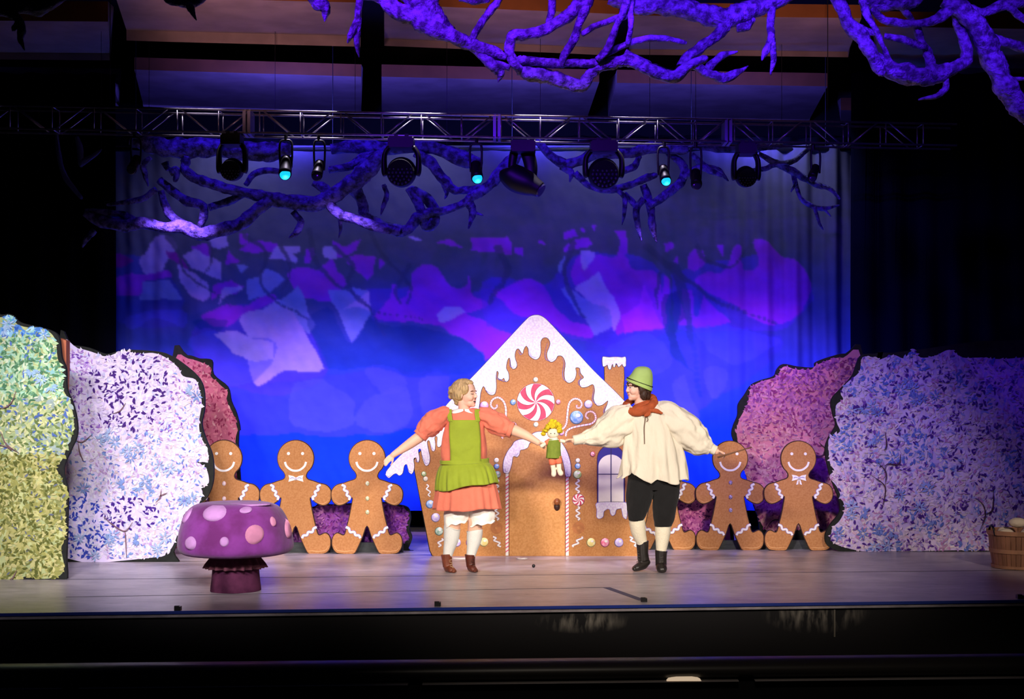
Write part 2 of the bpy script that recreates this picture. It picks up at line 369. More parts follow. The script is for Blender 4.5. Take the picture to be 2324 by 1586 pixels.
VB = (104, 60, 216); VD = (74, 66, 196)
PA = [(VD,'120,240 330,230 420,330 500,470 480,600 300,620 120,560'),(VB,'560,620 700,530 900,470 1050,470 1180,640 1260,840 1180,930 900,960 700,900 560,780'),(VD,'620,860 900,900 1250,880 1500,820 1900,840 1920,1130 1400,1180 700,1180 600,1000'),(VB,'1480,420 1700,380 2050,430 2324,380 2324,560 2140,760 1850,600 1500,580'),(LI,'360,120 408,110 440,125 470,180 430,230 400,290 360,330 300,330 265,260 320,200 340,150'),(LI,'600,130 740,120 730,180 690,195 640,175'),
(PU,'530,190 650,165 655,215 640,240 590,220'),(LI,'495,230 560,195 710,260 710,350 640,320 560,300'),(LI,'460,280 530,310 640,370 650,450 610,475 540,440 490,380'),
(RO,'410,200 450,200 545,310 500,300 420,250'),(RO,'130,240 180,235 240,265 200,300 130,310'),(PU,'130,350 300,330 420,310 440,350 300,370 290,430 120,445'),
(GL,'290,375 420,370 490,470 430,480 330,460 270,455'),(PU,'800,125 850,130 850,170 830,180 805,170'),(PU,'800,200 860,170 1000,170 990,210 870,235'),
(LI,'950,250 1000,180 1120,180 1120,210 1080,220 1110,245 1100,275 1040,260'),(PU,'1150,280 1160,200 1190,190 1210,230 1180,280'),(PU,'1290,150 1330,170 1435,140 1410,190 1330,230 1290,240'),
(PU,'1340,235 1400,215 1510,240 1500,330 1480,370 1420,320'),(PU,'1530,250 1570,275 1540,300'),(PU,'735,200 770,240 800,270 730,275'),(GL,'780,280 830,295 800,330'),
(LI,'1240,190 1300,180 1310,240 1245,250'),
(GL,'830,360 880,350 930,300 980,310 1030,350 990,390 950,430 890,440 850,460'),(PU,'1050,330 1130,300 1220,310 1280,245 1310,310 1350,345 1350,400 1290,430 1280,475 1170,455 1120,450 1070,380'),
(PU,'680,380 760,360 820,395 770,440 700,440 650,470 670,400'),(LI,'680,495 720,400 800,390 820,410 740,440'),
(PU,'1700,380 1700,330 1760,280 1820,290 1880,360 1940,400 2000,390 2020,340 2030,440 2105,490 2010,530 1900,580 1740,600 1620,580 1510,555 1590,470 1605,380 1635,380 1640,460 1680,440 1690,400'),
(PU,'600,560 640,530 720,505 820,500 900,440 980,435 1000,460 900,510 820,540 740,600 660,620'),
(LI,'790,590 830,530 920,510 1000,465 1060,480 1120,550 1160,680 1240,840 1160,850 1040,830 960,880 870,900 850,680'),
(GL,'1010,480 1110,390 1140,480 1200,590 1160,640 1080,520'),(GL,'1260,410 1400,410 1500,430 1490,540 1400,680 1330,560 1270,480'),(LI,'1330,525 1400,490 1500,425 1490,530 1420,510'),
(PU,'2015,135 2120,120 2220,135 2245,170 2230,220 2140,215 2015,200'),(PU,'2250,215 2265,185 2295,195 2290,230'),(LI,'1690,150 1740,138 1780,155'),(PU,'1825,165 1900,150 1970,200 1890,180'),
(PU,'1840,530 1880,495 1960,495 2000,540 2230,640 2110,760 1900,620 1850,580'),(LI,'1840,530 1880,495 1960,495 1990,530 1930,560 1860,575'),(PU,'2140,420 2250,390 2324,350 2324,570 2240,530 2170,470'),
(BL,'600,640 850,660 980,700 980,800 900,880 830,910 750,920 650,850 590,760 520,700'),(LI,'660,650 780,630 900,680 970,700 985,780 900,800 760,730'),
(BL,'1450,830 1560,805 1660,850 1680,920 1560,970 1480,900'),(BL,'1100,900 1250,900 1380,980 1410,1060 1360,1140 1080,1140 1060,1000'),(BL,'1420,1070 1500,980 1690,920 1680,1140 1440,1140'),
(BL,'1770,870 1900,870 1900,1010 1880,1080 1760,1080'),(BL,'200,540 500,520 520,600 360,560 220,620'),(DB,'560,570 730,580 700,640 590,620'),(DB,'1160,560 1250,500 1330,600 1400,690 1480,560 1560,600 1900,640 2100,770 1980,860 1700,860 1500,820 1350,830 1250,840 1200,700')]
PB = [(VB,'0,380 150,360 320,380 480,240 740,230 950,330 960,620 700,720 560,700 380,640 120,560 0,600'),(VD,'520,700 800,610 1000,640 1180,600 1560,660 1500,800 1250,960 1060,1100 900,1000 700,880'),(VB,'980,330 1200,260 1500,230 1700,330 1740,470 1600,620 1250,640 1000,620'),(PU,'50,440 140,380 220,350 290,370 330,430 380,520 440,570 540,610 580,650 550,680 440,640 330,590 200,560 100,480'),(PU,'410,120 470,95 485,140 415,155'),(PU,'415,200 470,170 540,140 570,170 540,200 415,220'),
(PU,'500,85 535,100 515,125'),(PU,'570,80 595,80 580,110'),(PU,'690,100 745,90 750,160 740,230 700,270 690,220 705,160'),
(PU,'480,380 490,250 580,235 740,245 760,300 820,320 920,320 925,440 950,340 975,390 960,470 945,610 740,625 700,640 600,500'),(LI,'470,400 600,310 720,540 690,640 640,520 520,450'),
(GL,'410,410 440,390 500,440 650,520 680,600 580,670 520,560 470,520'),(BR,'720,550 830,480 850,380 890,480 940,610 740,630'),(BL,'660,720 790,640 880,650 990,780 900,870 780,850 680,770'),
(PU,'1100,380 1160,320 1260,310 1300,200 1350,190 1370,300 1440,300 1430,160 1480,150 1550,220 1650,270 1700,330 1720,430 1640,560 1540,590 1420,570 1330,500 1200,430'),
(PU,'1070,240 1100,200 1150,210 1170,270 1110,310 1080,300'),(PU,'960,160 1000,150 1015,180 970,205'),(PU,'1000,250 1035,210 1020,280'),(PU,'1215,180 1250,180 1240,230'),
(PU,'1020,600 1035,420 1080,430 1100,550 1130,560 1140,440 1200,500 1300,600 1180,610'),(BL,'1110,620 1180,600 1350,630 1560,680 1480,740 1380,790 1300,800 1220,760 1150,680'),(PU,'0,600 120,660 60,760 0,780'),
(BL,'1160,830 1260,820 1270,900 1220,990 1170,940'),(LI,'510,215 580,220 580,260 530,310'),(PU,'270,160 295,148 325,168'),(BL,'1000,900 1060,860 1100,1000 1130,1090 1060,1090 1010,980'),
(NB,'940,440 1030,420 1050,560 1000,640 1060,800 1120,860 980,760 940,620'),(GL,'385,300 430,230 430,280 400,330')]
def build_backdrop():
    st = 3.2; xs = np.arange(206, 1944, st); ys = np.arange(330, 1160, st); X, Y = np.meshgrid(xs, ys); G = np.zeros(X.shape+(3,))
    t = np.clip((Y-560)/420, 0, 1)[..., None]; base = np.array(lin((98, 92, 116)))*(1-t)+np.array(lin((10, 60, 220)))*t  # stage lighting gradient painted in: greyer top, bluer foot
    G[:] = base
    WX = np.zeros(X.shape); WY = np.zeros(X.shape)      # wobble of every patch edge
    for a, b, c_, d in ((.031, .017, 1.3, 2.6), (-.022, .043, 4.1, 2.4), (.071, .052, 2.2, 1.5), (-.09, .081, 5.0, 1.1), (.16, -.13, .7, .7)):
        WX += d*np.sin(a*X+b*Y+c_); WY += d*np.sin(b*X-a*Y+c_*2)
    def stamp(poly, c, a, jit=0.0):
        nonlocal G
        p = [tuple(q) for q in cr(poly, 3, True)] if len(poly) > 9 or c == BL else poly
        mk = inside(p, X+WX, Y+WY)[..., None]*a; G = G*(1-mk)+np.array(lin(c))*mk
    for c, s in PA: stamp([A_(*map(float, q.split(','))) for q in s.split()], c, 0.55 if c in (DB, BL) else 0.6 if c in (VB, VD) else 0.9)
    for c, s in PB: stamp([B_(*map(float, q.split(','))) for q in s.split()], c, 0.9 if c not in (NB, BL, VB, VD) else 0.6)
    # bare painted limbs crossing the colour patches
    for s_ in ('840,520 860,570 900,610 930,650 925,690;7', '700,520 720,590 760,640 830,690 870,760;9', '1470,560 1520,600 1560,640 1640,690 1760,730;13', '1530,600 1550,680 1570,760 1590,900;16', '1500,620 1490,660 1497,700;6', '1300,560 1285,620 1300,680 1325,720;9', '930,600 900,650 912,690;8', '640,560 660,610 640,660;7', '1130,560 1150,620 1110,690;12', '560,540 600,580 590,640 640,690 700,720;8', '470,540 480,590 450,650;6', '380,530 400,560 420,620 480,660 520,700;7', '1580,560 1600,590 1660,600 1700,560;8', '760,560 800,600 790,650 840,700 960,730;8'):
        pts_, wd = s_.split(';'); q_ = cr([tuple(map(float, z.split(','))) for z in pts_.split()], 10); dm = np.full(X.shape, 1e9)
        for i_, p_ in enumerate(q_): dm = np.minimum(dm, np.hypot(X+WX-p_[0], Y+WY-p_[1])-float(wd)*(1-.6*i_/len(q_))*.8)
        mk = (dm < 0)[..., None]*.8; G = G*(1-mk)+base*.75*mk
    k = G.copy()                                       # slightly soft patch edges
    k[1:-1, 1:-1] = (G[1:-1, 1:-1]*4+G[:-2, 1:-1]+G[2:, 1:-1]+G[1:-1, :-2]+G[1:-1, 2:])/8
    G = k; ny, nx = X.shape; V = np.zeros((ny, nx, 3))
    V[..., 0] = (X-CX)/F*BD; V[..., 2] = H+(HY-Y)/F*BD
    # the cloth narrows a little at head height on the right, as it hangs
    for j in range(ny):
        for i in range(nx):
            V[j, i, 1] = BD+cloth_off(X[j, i], Y[j, i], V[j, i, 0], V[j, i, 2])
    idx = np.arange(ny*nx).reshape(ny, nx)
    q = np.stack([idx[:-1, :-1], idx[1:, :-1], idx[1:, 1:], idx[:-1, 1:]], -1).reshape(-1, 4)
    me = bpy.data.meshes.new('backdrop'); me.from_pydata(V.reshape(-1, 3).tolist(), [], q.tolist()); smooth(me)
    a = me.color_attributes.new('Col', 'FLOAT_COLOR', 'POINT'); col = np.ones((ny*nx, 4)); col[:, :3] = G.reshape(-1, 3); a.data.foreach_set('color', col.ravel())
    o = link('backdrop', me, attr_mat('cloth_projection_painted', 0.9, 0.12, 5, (1, 1, 1.6)))
    for z0, r in ((4.27, 0.024),):
        bm = bmesh.new(); cyl(bm, (-4.7, BD+0.01, z0), (3.85, BD+0.01, z0), r, 12); bt = fin('batten', bm, M['dark'], o, True)
        for x in (-4.2, -2, 0, 2, 3.5):
            bm = bmesh.new(); cyl(bm, (x, BD+0.06, z0), (x, BD+0.06, 6.19), .004); fin('batten_cable', bm, M['dark'], bt)
    tag(o, 'large blue and purple forest backdrop cloth behind everything, projected light shapes painted in', 'backdrop'); return o
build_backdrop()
# black drapes either side, the black border above and the dark strip behind the cloth
def drape(name, x0, x1, y, z0, z1, lb, m=None, amp=0.06, wl=0.33):
    bm = bmesh.new(); n = max(int(abs(x1-x0)/0.03), 8); rows = []
    for z in (z0, (z0+z1)/2, z1):
        rows.append([bm.verts.new((x0+(x1-x0)*i/n, y+amp*math.sin((x0+(x1-x0)*i/n)/wl*2*PI+0.5*z), z)) for i in range(n+1)])
    for a, b in zip(rows, rows[1:]):
        for i in range(n): bm.faces.new((a[i], a[i+1], b[i+1], b[i]))
    o = fin(name, bm, m or M['blackcloth'], None, True); solid(o, 0.01); return tag(o, lb, 'curtain')
drape('leg_curtain', -7.6, -4.28, 15.5, 0.0, 5.0, 'black leg curtain at the left side of the stage behind the hedges')
drape('leg_curtain', 3.66, 7.6, 15.5, 0.0, 5.0, 'black leg curtain at the right side of the stage behind the hedges', mat('navy_serge', (12, 13, 34), 1.0, spec=0.0))
drape('border_curtain', -6.5, 6.5, 16.3, 4.0, 4.45, 'black border curtain above the painted backdrop')
drape('rear_curtain', -6.5, 6.5, 17.0, 0.0, 4.6, 'black curtain behind the hem of the backdrop')

# ------------------------------------------------------------ ceiling reflectors
woodm = mat('reflector_wood', (158, 138, 138), 0.6, spec=0.3, noise_amt=0.25, nscale=3)
fascm = mat('reflector_edge', (122, 72, 34), 0.6, spec=0.3, noise_amt=0.2, nscale=4)
def reflector(x0, x1, yt, yf, yb, yl, sk, lb, rowd, cutl=0, cutr=0):
    """Hung folded panel: fascia from yt to yf, flat underside yf to yb, turned-down lip yb to yl (picture rows at its left end, sk = drop to the right end)."""
    z = 5.2
    def dep(py): return (z-H)*F/(HY-py)
    bm = bmesh.new(); f = bmesh.new()
    def pt(px, py, d): return at(px, py, d)
    sl = lambda px: sk*(px-x0)/(x1-x0)
    xs = [x0, x0*0.75+x1*0.25, (x0+x1)/2, x0*0.25+x1*0.75, x1]; A = []; n = len(xs)
    for i, px in enumerate(xs):
        s = sl(px); df = dep(yf+s); db = dep(yb+s)
        pb = px+(cutl if i == 0 else 0)-(cutr if i == n-1 else 0)
        t = pt(px, yt+s, df); A.append((t, pt(px, yf+s, df), pt(pb, yb+s, db), pt(pb, yl+s, db-0.02), pt(pb, yl+s, db-0.02)+Vector((0, 0.12, 0.5)), t+Vector((0, 0.2, 0.0))))
    V = [[bm.verts.new(p) for p in r] for r in A]
    for a, b in zip(V, V[1:]):
        for k in range(6): bm.faces.new((a[k], a[(k+1) % 6], b[(k+1) % 6], b[k]))
    bm.faces.new(V[0]); bm.faces.new(V[-1])
    for fc in bm.faces:
        pass
    me_root = fin('ceiling_reflector', bm, None, None, False); me_root.data.materials.append(woodm); me_root.data.materials.append(fascm)
    # the upright front edge is the darker brown strip
    for i, p in enumerate(me_root.data.polygons):
        if p.normal.y < -0.9 and (p.center.z > 5.2): p.material_index = 1
    return tag(me_root, lb, 'ceiling panel', 'hung acoustic ceiling panels above the stage')
reflector(-120, 245, 0, 46, 118, 134, 3, 'dim brown ceiling panel in the upper left corner', 1, 0, -5)
reflector(262, 818, -30, -8, 68, 92, 14, 'wide brown ceiling panel left of the black ceiling post, front row', 1, 25, 0)
reflector(872, 1405, -20, 10, 88, 104, 22, 'brown ceiling panel behind the middle of the front branches', 1, 0, 20)
reflector(1428, 1955, 5, 35, 112, 124, 6, 'brown ceiling panel at right behind the front branches', 1, 0, 30)
reflector(1985, 2460, 25, 60, 150, 164, 8, 'dim brown ceiling panel in the upper right behind branches', 1, 10, 0)
reflector(-120, 262, 170, 206, 228, 236, 5, 'dark ceiling panel at the far left above the truss end', 2, 0, -8)
reflector(305, 820, 130, 158, 238, 242, 16, 'blue lit ceiling panel left of the black ceiling post, rear row', 2, 20, 0)
reflector(866, 1360, 146, 174, 256, 260, 12, 'blue lit ceiling panel in the middle of the rear row', 2, 0, 28)
reflector(1400, 1878, 158, 188, 265, 268, 8, 'blue lit ceiling panel right of the middle in the rear row', 2, -20, 42)
reflector(1908, 2275, 222, 250, 278, 284, 3, 'dark ceiling panel at the right above the truss end', 2, 0, 20)
# ------------------------------------------------------------ lighting truss
T0, TM = 13.4, 0.1; ZT = 4.138; ZB = 3.933
alu = mat('truss_aluminium', (185, 178, 190), 0.28, metal=0.85, noise_amt=0.2, nscale=30)
def tl(x, back=0.0): return T0+TM*x+back
x0 = (-80-CX)/F*12.9; x1 = (2170-CX)/F*13.85
truss = thing('lighting_truss', 'long aluminium box truss hung across the stage above the backdrop', 'truss', (x0, tl(x0), ZB))
tu = lambda x, b, z: Vector((x, tl(x, b), z))
for b, z in ((0, ZT), (0, ZB), (0.21, ZT), (0.21, ZB)):
    bm = bmesh.new(); cyl(bm, tu(x0, b, z), tu(x1, b, z), 0.0105, 10); fin('chord', bm, alu, truss, True)
bay = 0.368; nb = int((x1-x0)/bay)
for i in range(nb+1):
    xa = x0+0.02+i*bay
    for b in (0, 0.21):
        bm = bmesh.new(); cyl(bm, tu(xa, b, ZB), tu(xa, b, ZT), 0.006); fin('upright', bm, alu, truss, True)
        if i < nb:
            za, zb = (ZT, ZB) if i % 2 else (ZB, ZT)
            bm = bmesh.new(); cyl(bm, tu(xa+0.03, b, za), tu(xa+bay*0.78, b, zb), 0.007); fin('brace', bm, alu, truss, True)
for i in range(0, nb+1, 2):
    xa = x0+0.02+i*bay
    for z in (ZT, ZB):
        bm = bmesh.new(); cyl(bm, tu(xa, 0, z), tu(xa, 0.21, z), 0.005); fin('cross_bar', bm, alu, truss, True)
platem = mat('joint_plate_grey', (140, 135, 165), 0.4, metal=0.6)
for px in (565, 1122, 1655):
    x = (px-CX)/F*13.4
    for dx in (-0.012, 0.03):
        bm = bmesh.new(); a = tu(x+dx, -0.008, ZB-0.01); box(bm, a, a+Vector((0.028, 0.226, 0.225))); fin('joint_plate', bm, platem, truss)
for px in (268, 1900):
    x = (px-CX)/F*13.4; bm = bmesh.new(); cyl(bm, tu(x, 0.1, ZT-0.01), tu(x, 0.1, 6.2), 0.004); fin('hanging_cable', bm, M['dark'], truss)

# ------------------------------------------------------------ stage lamps on the truss
lensm = mat('lens_glass', (60, 60, 80), 0.15, spec=0.6); purpl = mat('lamp_trim', (90, 50, 120), 0.3, metal=0.5)
def wash_head(px, py, r, lb):
    top = HY-(ZB-H)*F/yl(13.41, TM, px)+4; d = yl(13.41, TM, px); fr = Fr(px, py, 1.0, d); q = lambda u, v, w=0: fr.p(u, v, w)
    t = thing('moving_head_lamp', lb, 'stage light', tuple(q(0, top-py)), 'black moving head lamps under the truss'); h = top-py
    bm = bmesh.new(); box(bm, q(-r*.85, h+26, 26), q(r*.85, h+2, -26)); bmesh.ops.bevel(bm, geom=bm.edges[:], offset=0.012, segments=2); fin('base', bm, M['dark'], t)
    for s in (-1, 1): bm = bmesh.new(); box(bm, q(s*r*0.35-4, h+3, 8), q(s*r*0.35+4, h-7, -8)); fin('clamp', bm, M['dark'], t)
    for s in (-1, 1):
        bm = bmesh.new(); loft(bm, fr.p, [(s*r*.8, h+22, 0, 6, 12), (s*r*1.12, h+40, 0, 6, 13), (s*r*1.14, -5, 0, 7, 13), (s*r*1.05, 6, 0, 6, 10)], 10, 4); fin('yoke_arm', bm, M['dark'], t, True)
    bm = bmesh.new(); ball(bm, fr.p, (0, -2, 6), (r*1.0, r*1.02, r*.95), 22, 14); hd = fin('head', bm, M['dark'], t, True)
    bm = bmesh.new(); cyl(bm, q(0, 2, -r*0.55), q(0, 5, -r*1.02), r*fr.k*0.92, 28, r*fr.k*0.86); rim = fin('lens_ring', bm, M['black'], t)
    n = 0
    for ring, cnt in ((0, 1), (.26, 6), (.5, 12), (.74, 18)):
        bm = bmesh.new()
        for k in range(cnt):
            a = 2*PI*k/cnt; ball(bm, fr.p, (r*ring*math.cos(a), 5+r*ring*math.sin(a), -r*1.03), (r*.085, r*.085, r*.05), 8, 6)
        fin('led_cluster', bm, lensm, t, True)
    return t
wash_head(527, 386, 26, 'black LED moving head lamp hanging left of the leftmost cyan lamp')
wash_head(911, 392, 34, 'black LED moving head lamp with lilac lit base between the two left cyan lamps')
wash_head(1370, 396, 36, 'large black LED moving head lamp left of the right cyan lamp')
wash_head(1693, 402, 24, 'small black LED moving head lamp at the right end of the truss')
# profile spot lying on its side
fr = Fr(1187, 405, 1.0, 13.42); t = thing('moving_head_lamp', 'black moving profile lamp with its long barrel tipped to the right', 'stage light', tuple(fr.p(0, -83)), 'black moving head lamps under the truss')
bm = bmesh.new(); box(bm, fr.p(-28, -58, 24), fr.p(28, -84, -24)); bmesh.ops.bevel(bm, geom=bm.edges[:], offset=0.012, segments=2); fin('base', bm, M['dark'], t)
bm = bmesh.new(); loft(bm, fr.p, [(10, -62, 12, 16, 8), (18, -30, 14, 15, 8), (18, 0, 14, 13, 8)], 12, 4); fin('yoke_arm', bm, M['dark'], t, True)
bm = bmesh.new(); loft(bm, fr.p, [(-20, -62, 12, 10, 8), (-25, -30, 14, 9, 8), (-22, 2, 14, 9, 8)], 12, 4); fin('yoke_arm', bm, M['dark'], t, True)
bm = bmesh.new(); loft(bm, fr.p, [(-40, -22, 0, 8, 8), (-36, -15, 0, 24, 24), (-15, 0, 0, 31, 29), (10, 12, -4, 28, 27), (28, 21, -8, 21, 21), (38, 27, -10, 18, 18)], 20, 5); hd = fin('head', bm, M['dark'], t, True)
bm = bmesh.new(); cyl(bm, fr.p(36, 26, -10), fr.p(42, 30, -12), 17*fr.k, 22, 15*fr.k); fin('lens', bm, lensm, t)
def par(px, py, r, lit, lb, lean=0.0):
    top = HY-(ZB-H)*F/yl(13.41, TM, px)+2; d = yl(13.41, TM, px); fr = Fr(px, py, 1.0, d); h = top-py; r_ = r
    t = thing('par_lamp', lb, 'stage light', tuple(fr.p(0, h)), 'small lamps under the truss')
    bm = bmesh.new(); loft(bm, fr.p, [(-lean*.5, h, 6, 4, 4), (-lean*.5, h+14, 6, 4, 4)], 8, 1); fin('clamp', bm, M['dark'], t)
    bm = bmesh.new(); loft(bm, fr.p, [(-lean-r*.9, -r*1.2, 6, 2.5, 4), (-lean-r*1.0, h+20, 6, 2.5, 4), (-lean*.5, h+12, 6, 3, 4), (-lean+r*1.0, h+20, 6, 2.5, 4), (-lean+r*.9, -r*1.2, 6, 2.5, 4)], 8, 4); fin('yoke', bm, M['dark'], t, True)
    bm = bmesh.new(); loft(bm, fr.p, [(-lean*1.3, -r*3.0, 14, r*.5), (-lean*1.2, -r*2.8, 13, r*.85), (-lean*.6, -r*1.4, 4, r*.98), (0, -r*.1, -6, r*1.08)], 18, 3)
    fin('housing', bm, M['dark'], t, True)
    bm = bmesh.new()
    n0 = Vector((0.0, -1, -0.75)).normalized() if not lit else Vector((0.12, -1, -0.35)).normalized(); c0 = fr.p(0, 0, -7); cyl(bm, c0-n0*0.012, c0+n0*0.012, r*fr.k*1.05, 20, r*fr.k*.98)
    ln = bmesh.new(); ball(ln, lambda a, b, c: c0+n0*0.014+Vector((a, c*0.5, -b))*fr.k, (0, 0, 0), (r*.88, r*.88, r*.5), 20, 12)
    fin('lens_ring', bm, M['black'], t)
    fin('lens', ln, mat('cyan_lens', (40, 220, 240), 0.3, emit=(25, 205, 240), estr=1.15) if lit else lensm, t, True)
    if lit: spot('cyan_beam', tuple(c0+n0*0.07), tuple(c0+Vector((0.5 if px > 1400 else 0.25, 2.5, -1.9))), (0.03, 0.55, 1.0), 260, 36, 0.8, 0.03)
    return t
par(648, 396, 14, True, 'small lamp glowing cyan at the left of the truss', 0)
par(1083, 405, 13, True, 'small lamp glowing cyan in the middle under the truss', 3)
par(1510, 411, 12, True, 'small lamp glowing cyan right of the largest black moving head', 4)
par(301, 386, 11, False, 'small unlit lamp at the far left under the truss', -6)
par(720, 400, 12, False, 'small unlit lamp right of the left cyan lamp', -4)
par(1580, 420, 12, False, 'small unlit lamp hanging right of the right cyan lamp', 0)
par(1842, 404, 10, False, 'small unlit lamp at the far right under the truss', -10)

# ------------------------------------------------------------ hanging sculpted branches
barkm = mat('branch_plaster', (186, 164, 215), 0.38, noise_amt=0.8, nscale=20, bump=1.0, bscale=55, spec=0.5)
barkd = mat('branch_plaster_rear_shaded', (120, 112, 190), 0.5, noise_amt=0.85, nscale=16, bump=1.0, bscale=45, spec=0.35)  # dimmer, bluer copy of the front plaster: shade put into the colour
def paths(s): return [[tuple(float(x) for x in p.split(',')) for p in l.split()] for l in s.strip().split('\n')]
def branches(name, fr, s, m, lb, seed, wj=30, rs=1.0, group='sculpted branches hung above the stage'):
    rnd = random.Random(seed); bm = bmesh.new()
    pths = paths(s)
    for pth in pths:
        w0 = rnd.uniform(-wj, wj); rows = []
        for i, p in enumerate(pth):
            r = p[2]*rs*0.92; rows.append((p[0], p[1], w0+rnd.uniform(-10, 10), r, r*0.9))
        e, f = rows[-1], rows[-2]; L_ = math.hypot(e[0]-f[0], e[1]-f[1])+1e-6; rows[-1] = e[:3]+(e[3]*.8, e[4]*.8); rows.append((e[0]+(e[0]-f[0])/L_*e[3]*.6, e[1]+(e[1]-f[1])/L_*e[3]*.6, e[2], e[3]*.3, e[4]*.3))
        ph = rnd.random()*100
        def md(q, t, ph=ph, L=len(pth)): return 1+0.34*noise.noise(Vector((math.cos(q)*1.2, math.sin(q)*1.2+ph, t*L*1.6)))+0.16*noise.noise(Vector((math.cos(q)*3, math.sin(q)*3+ph, t*L*5)))
        loft(bm, fr.p, rows, 14, 7, md)
    lo = Vector((sum(v.co.x for v in bm.verts)/len(bm.verts), sum(v.co.y for v in bm.verts)/len(bm.verts), max(v.co.z for v in bm.verts)))
    tops = sorted(((v.co.z, v.co.x, v.co.y) for v in bm.verts), reverse=True); xs_ = [v.co.x for v in bm.verts]; mid = (min(xs_)+max(xs_))/2
    o = fin(name, bm, m, None, True, lo)
    for side in ((-1, 1) if max(xs_)-min(xs_) > .8 else (1,)):
        c = [q for q in tops if (q[1]-mid)*side > (.15 if len(pths) > 2 else -9)][0]
        bw = bmesh.new(); cyl(bw, (c[1], c[2], c[0]-.04), (c[1], c[2], 6.2), .0025, 6); fin('hanging_wire', bw, M['dark'], o)
    return tag(o, lb, 'branch', group)
K = 2.582
f2 = Fr(700, 0, K, 10.0); f3 = Fr(1424, 0, K, 10.35); f1 = Fr(0, 0, K, 10.0)
branches('hanging_branch', f2, '''300,-60,60 420,-20,50 520,60,55 640,110,65 720,165,58 850,220,48 960,265,42 1080,305,34 1150,335,30
560,-60,60 650,0,90 700,70,85 760,130,60 830,190,50
960,250,40 1030,330,38 1090,390,34 1125,430,28 1112,478,6
960,235,24 1010,150,22 1060,80,24 1110,10,26 1140,-60,20
1640,-60,40 1600,0,42 1560,60,42 1480,120,36 1380,180,36 1280,205,36 1200,212,36 1178,280,32 1190,350,32 1235,405,32
1235,330,14 1250,350,30 1330,362,30 1450,372,28 1560,368,26 1650,372,26 1710,360,30
1235,400,40 1300,425,44 1400,440,48 1500,470,44 1575,495,42 1620,485,38 1650,430,38 1700,390,38 1790,360,38 1870,350,38 1960,380,40 2050,425,40 2150,440,40 2230,380,32 2324,340,30
1480,395,22 1500,330,24 1550,240,26 1590,130,28 1625,40,36 1650,-60,40
1600,200,18 1680,150,20 1780,110,20 1880,70,24 1900,-60,34
1690,360,22 1750,300,24 1780,220,22 1810,140,20 1850,60,24 1880,-50,30
1730,325,16 1800,280,20 1900,240,20 2020,220,22 2120,226,20 2210,245,15
1420,-60,28 1428,50,24 1402,125,18
1870,260,16 1890,150,18 1885,70,18 1900,0,18
1180,400,20 1100,375,26 1060,350,30
900,-40,50 980,-10,40 1050,0,20''', barkm, 'violet lit hanging branch tangle, front centre cluster with the long looping arms', 3)
branches('hanging_branch', f3, '''-100,-30,60 80,30,55 200,20,60 330,50,60 450,80,65 560,110,70 650,80,66 760,40,55 950,-30,50
-20,320,36 100,390,36 200,430,38 290,440,42 350,345,34 430,280,34 520,215,34 570,150,44 650,90,50
850,20,28 842,150,24 846,240,26 858,330,22 845,425,8
836,230,18 805,310,20 785,355,8
340,370,26 400,390,26 460,410,30 500,370,24 560,322,22 640,302,10
440,420,26 510,450,30 570,462,34 640,430,24 700,392,7
640,160,30 690,150,34 740,110,22''', barkm, 'violet lit hanging branch reaching right from the centre with two pale claw tips', 5)
branches('hanging_branch', Fr(700, 0, K, 9.75), '''305,-60,26 290,60,20 280,130,22 250,195,22 230,240,10
292,100,20 284,180,20 285,260,18 294,325,6''', barkm, 'pale tipped single twig hanging straight down left of the centre branches', 6)
branches('hanging_branch', f2, '''20,-60,60 60,10,55 100,50,36 100,90,22 97,128,5''', barkm, 'small pointed violet branch stub at the top edge left of centre', 7)
branches('hanging_branch', f3, '''1180,-80,40 1250,50,40 1300,150,44 1370,230,48 1425,320,46 1480,410,36 1490,440,24
1370,-60,30 1400,80,24 1450,170,20 1485,240,18 1515,320,16 1535,365,22
1430,50,18 1500,118,26 1600,140,26 1720,142,26 1820,112,34 1900,50,42 2000,62,34 2080,78,30 2180,40,34 2324,0,44 2420,-30,40
1380,-40,60 1480,0,62 1600,0,58 1700,-10,60
1610,20,24 1640,70,22 1680,110,20
1340,150,26 1400,180,24 1450,195,18
1500,215,20 1600,238,22 1700,270,22 1745,282,22
1700,140,30 1722,230,24 1760,300,28 1785,380,32 1765,430,46
1450,330,40 1560,405,62 1700,442,66 1820,430,60 1920,390,42 1995,345,40 1985,250,36 1955,150,36 1930,80,36
1862,450,22 1872,510,20 1820,556,18 1720,577,8
1850,0,50 1950,60,60 2050,170,68 2120,320,66 2180,450,66 2240,560,74 2310,650,66 2380,720,50
2100,215,34 2220,250,30 2340,290,34
2160,320,30 2200,380,26 2210,410,18
2200,480,14 2260,462,14 2340,462,14
2230,50,24 2290,100,22 2360,150,22''', barkm, 'big violet lit branch cluster in the upper right corner with a thick diagonal limb', 8)
branches('hanging_branch', f1, '''-80,10,60 80,20,60 200,40,52 290,30,40 380,-20,30
-20,60,40 60,80,34 110,110,28 135,170,26 128,235,20 152,297,5
110,150,22 90,175,16 80,185,6''', mat('branch_plaster_shaded', (30, 32, 60), 0.7, bump=0.8, bscale=50, noise_amt=0.4), 'branch piece painted in shade in the top left corner', 9)  # dark copy of the plaster, the unlit corner put into its colour
branches('hanging_branch', f1, '''940,-60,40 1000,0,30 1060,12,34 1130,14,30 1190,-10,24
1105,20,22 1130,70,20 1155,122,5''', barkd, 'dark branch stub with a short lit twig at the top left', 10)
g1 = Fr(0, 0, K, 14.5); g2 = Fr(700, 0, K, 14.8); g3 = Fr(1424, 0, K, 15.0)
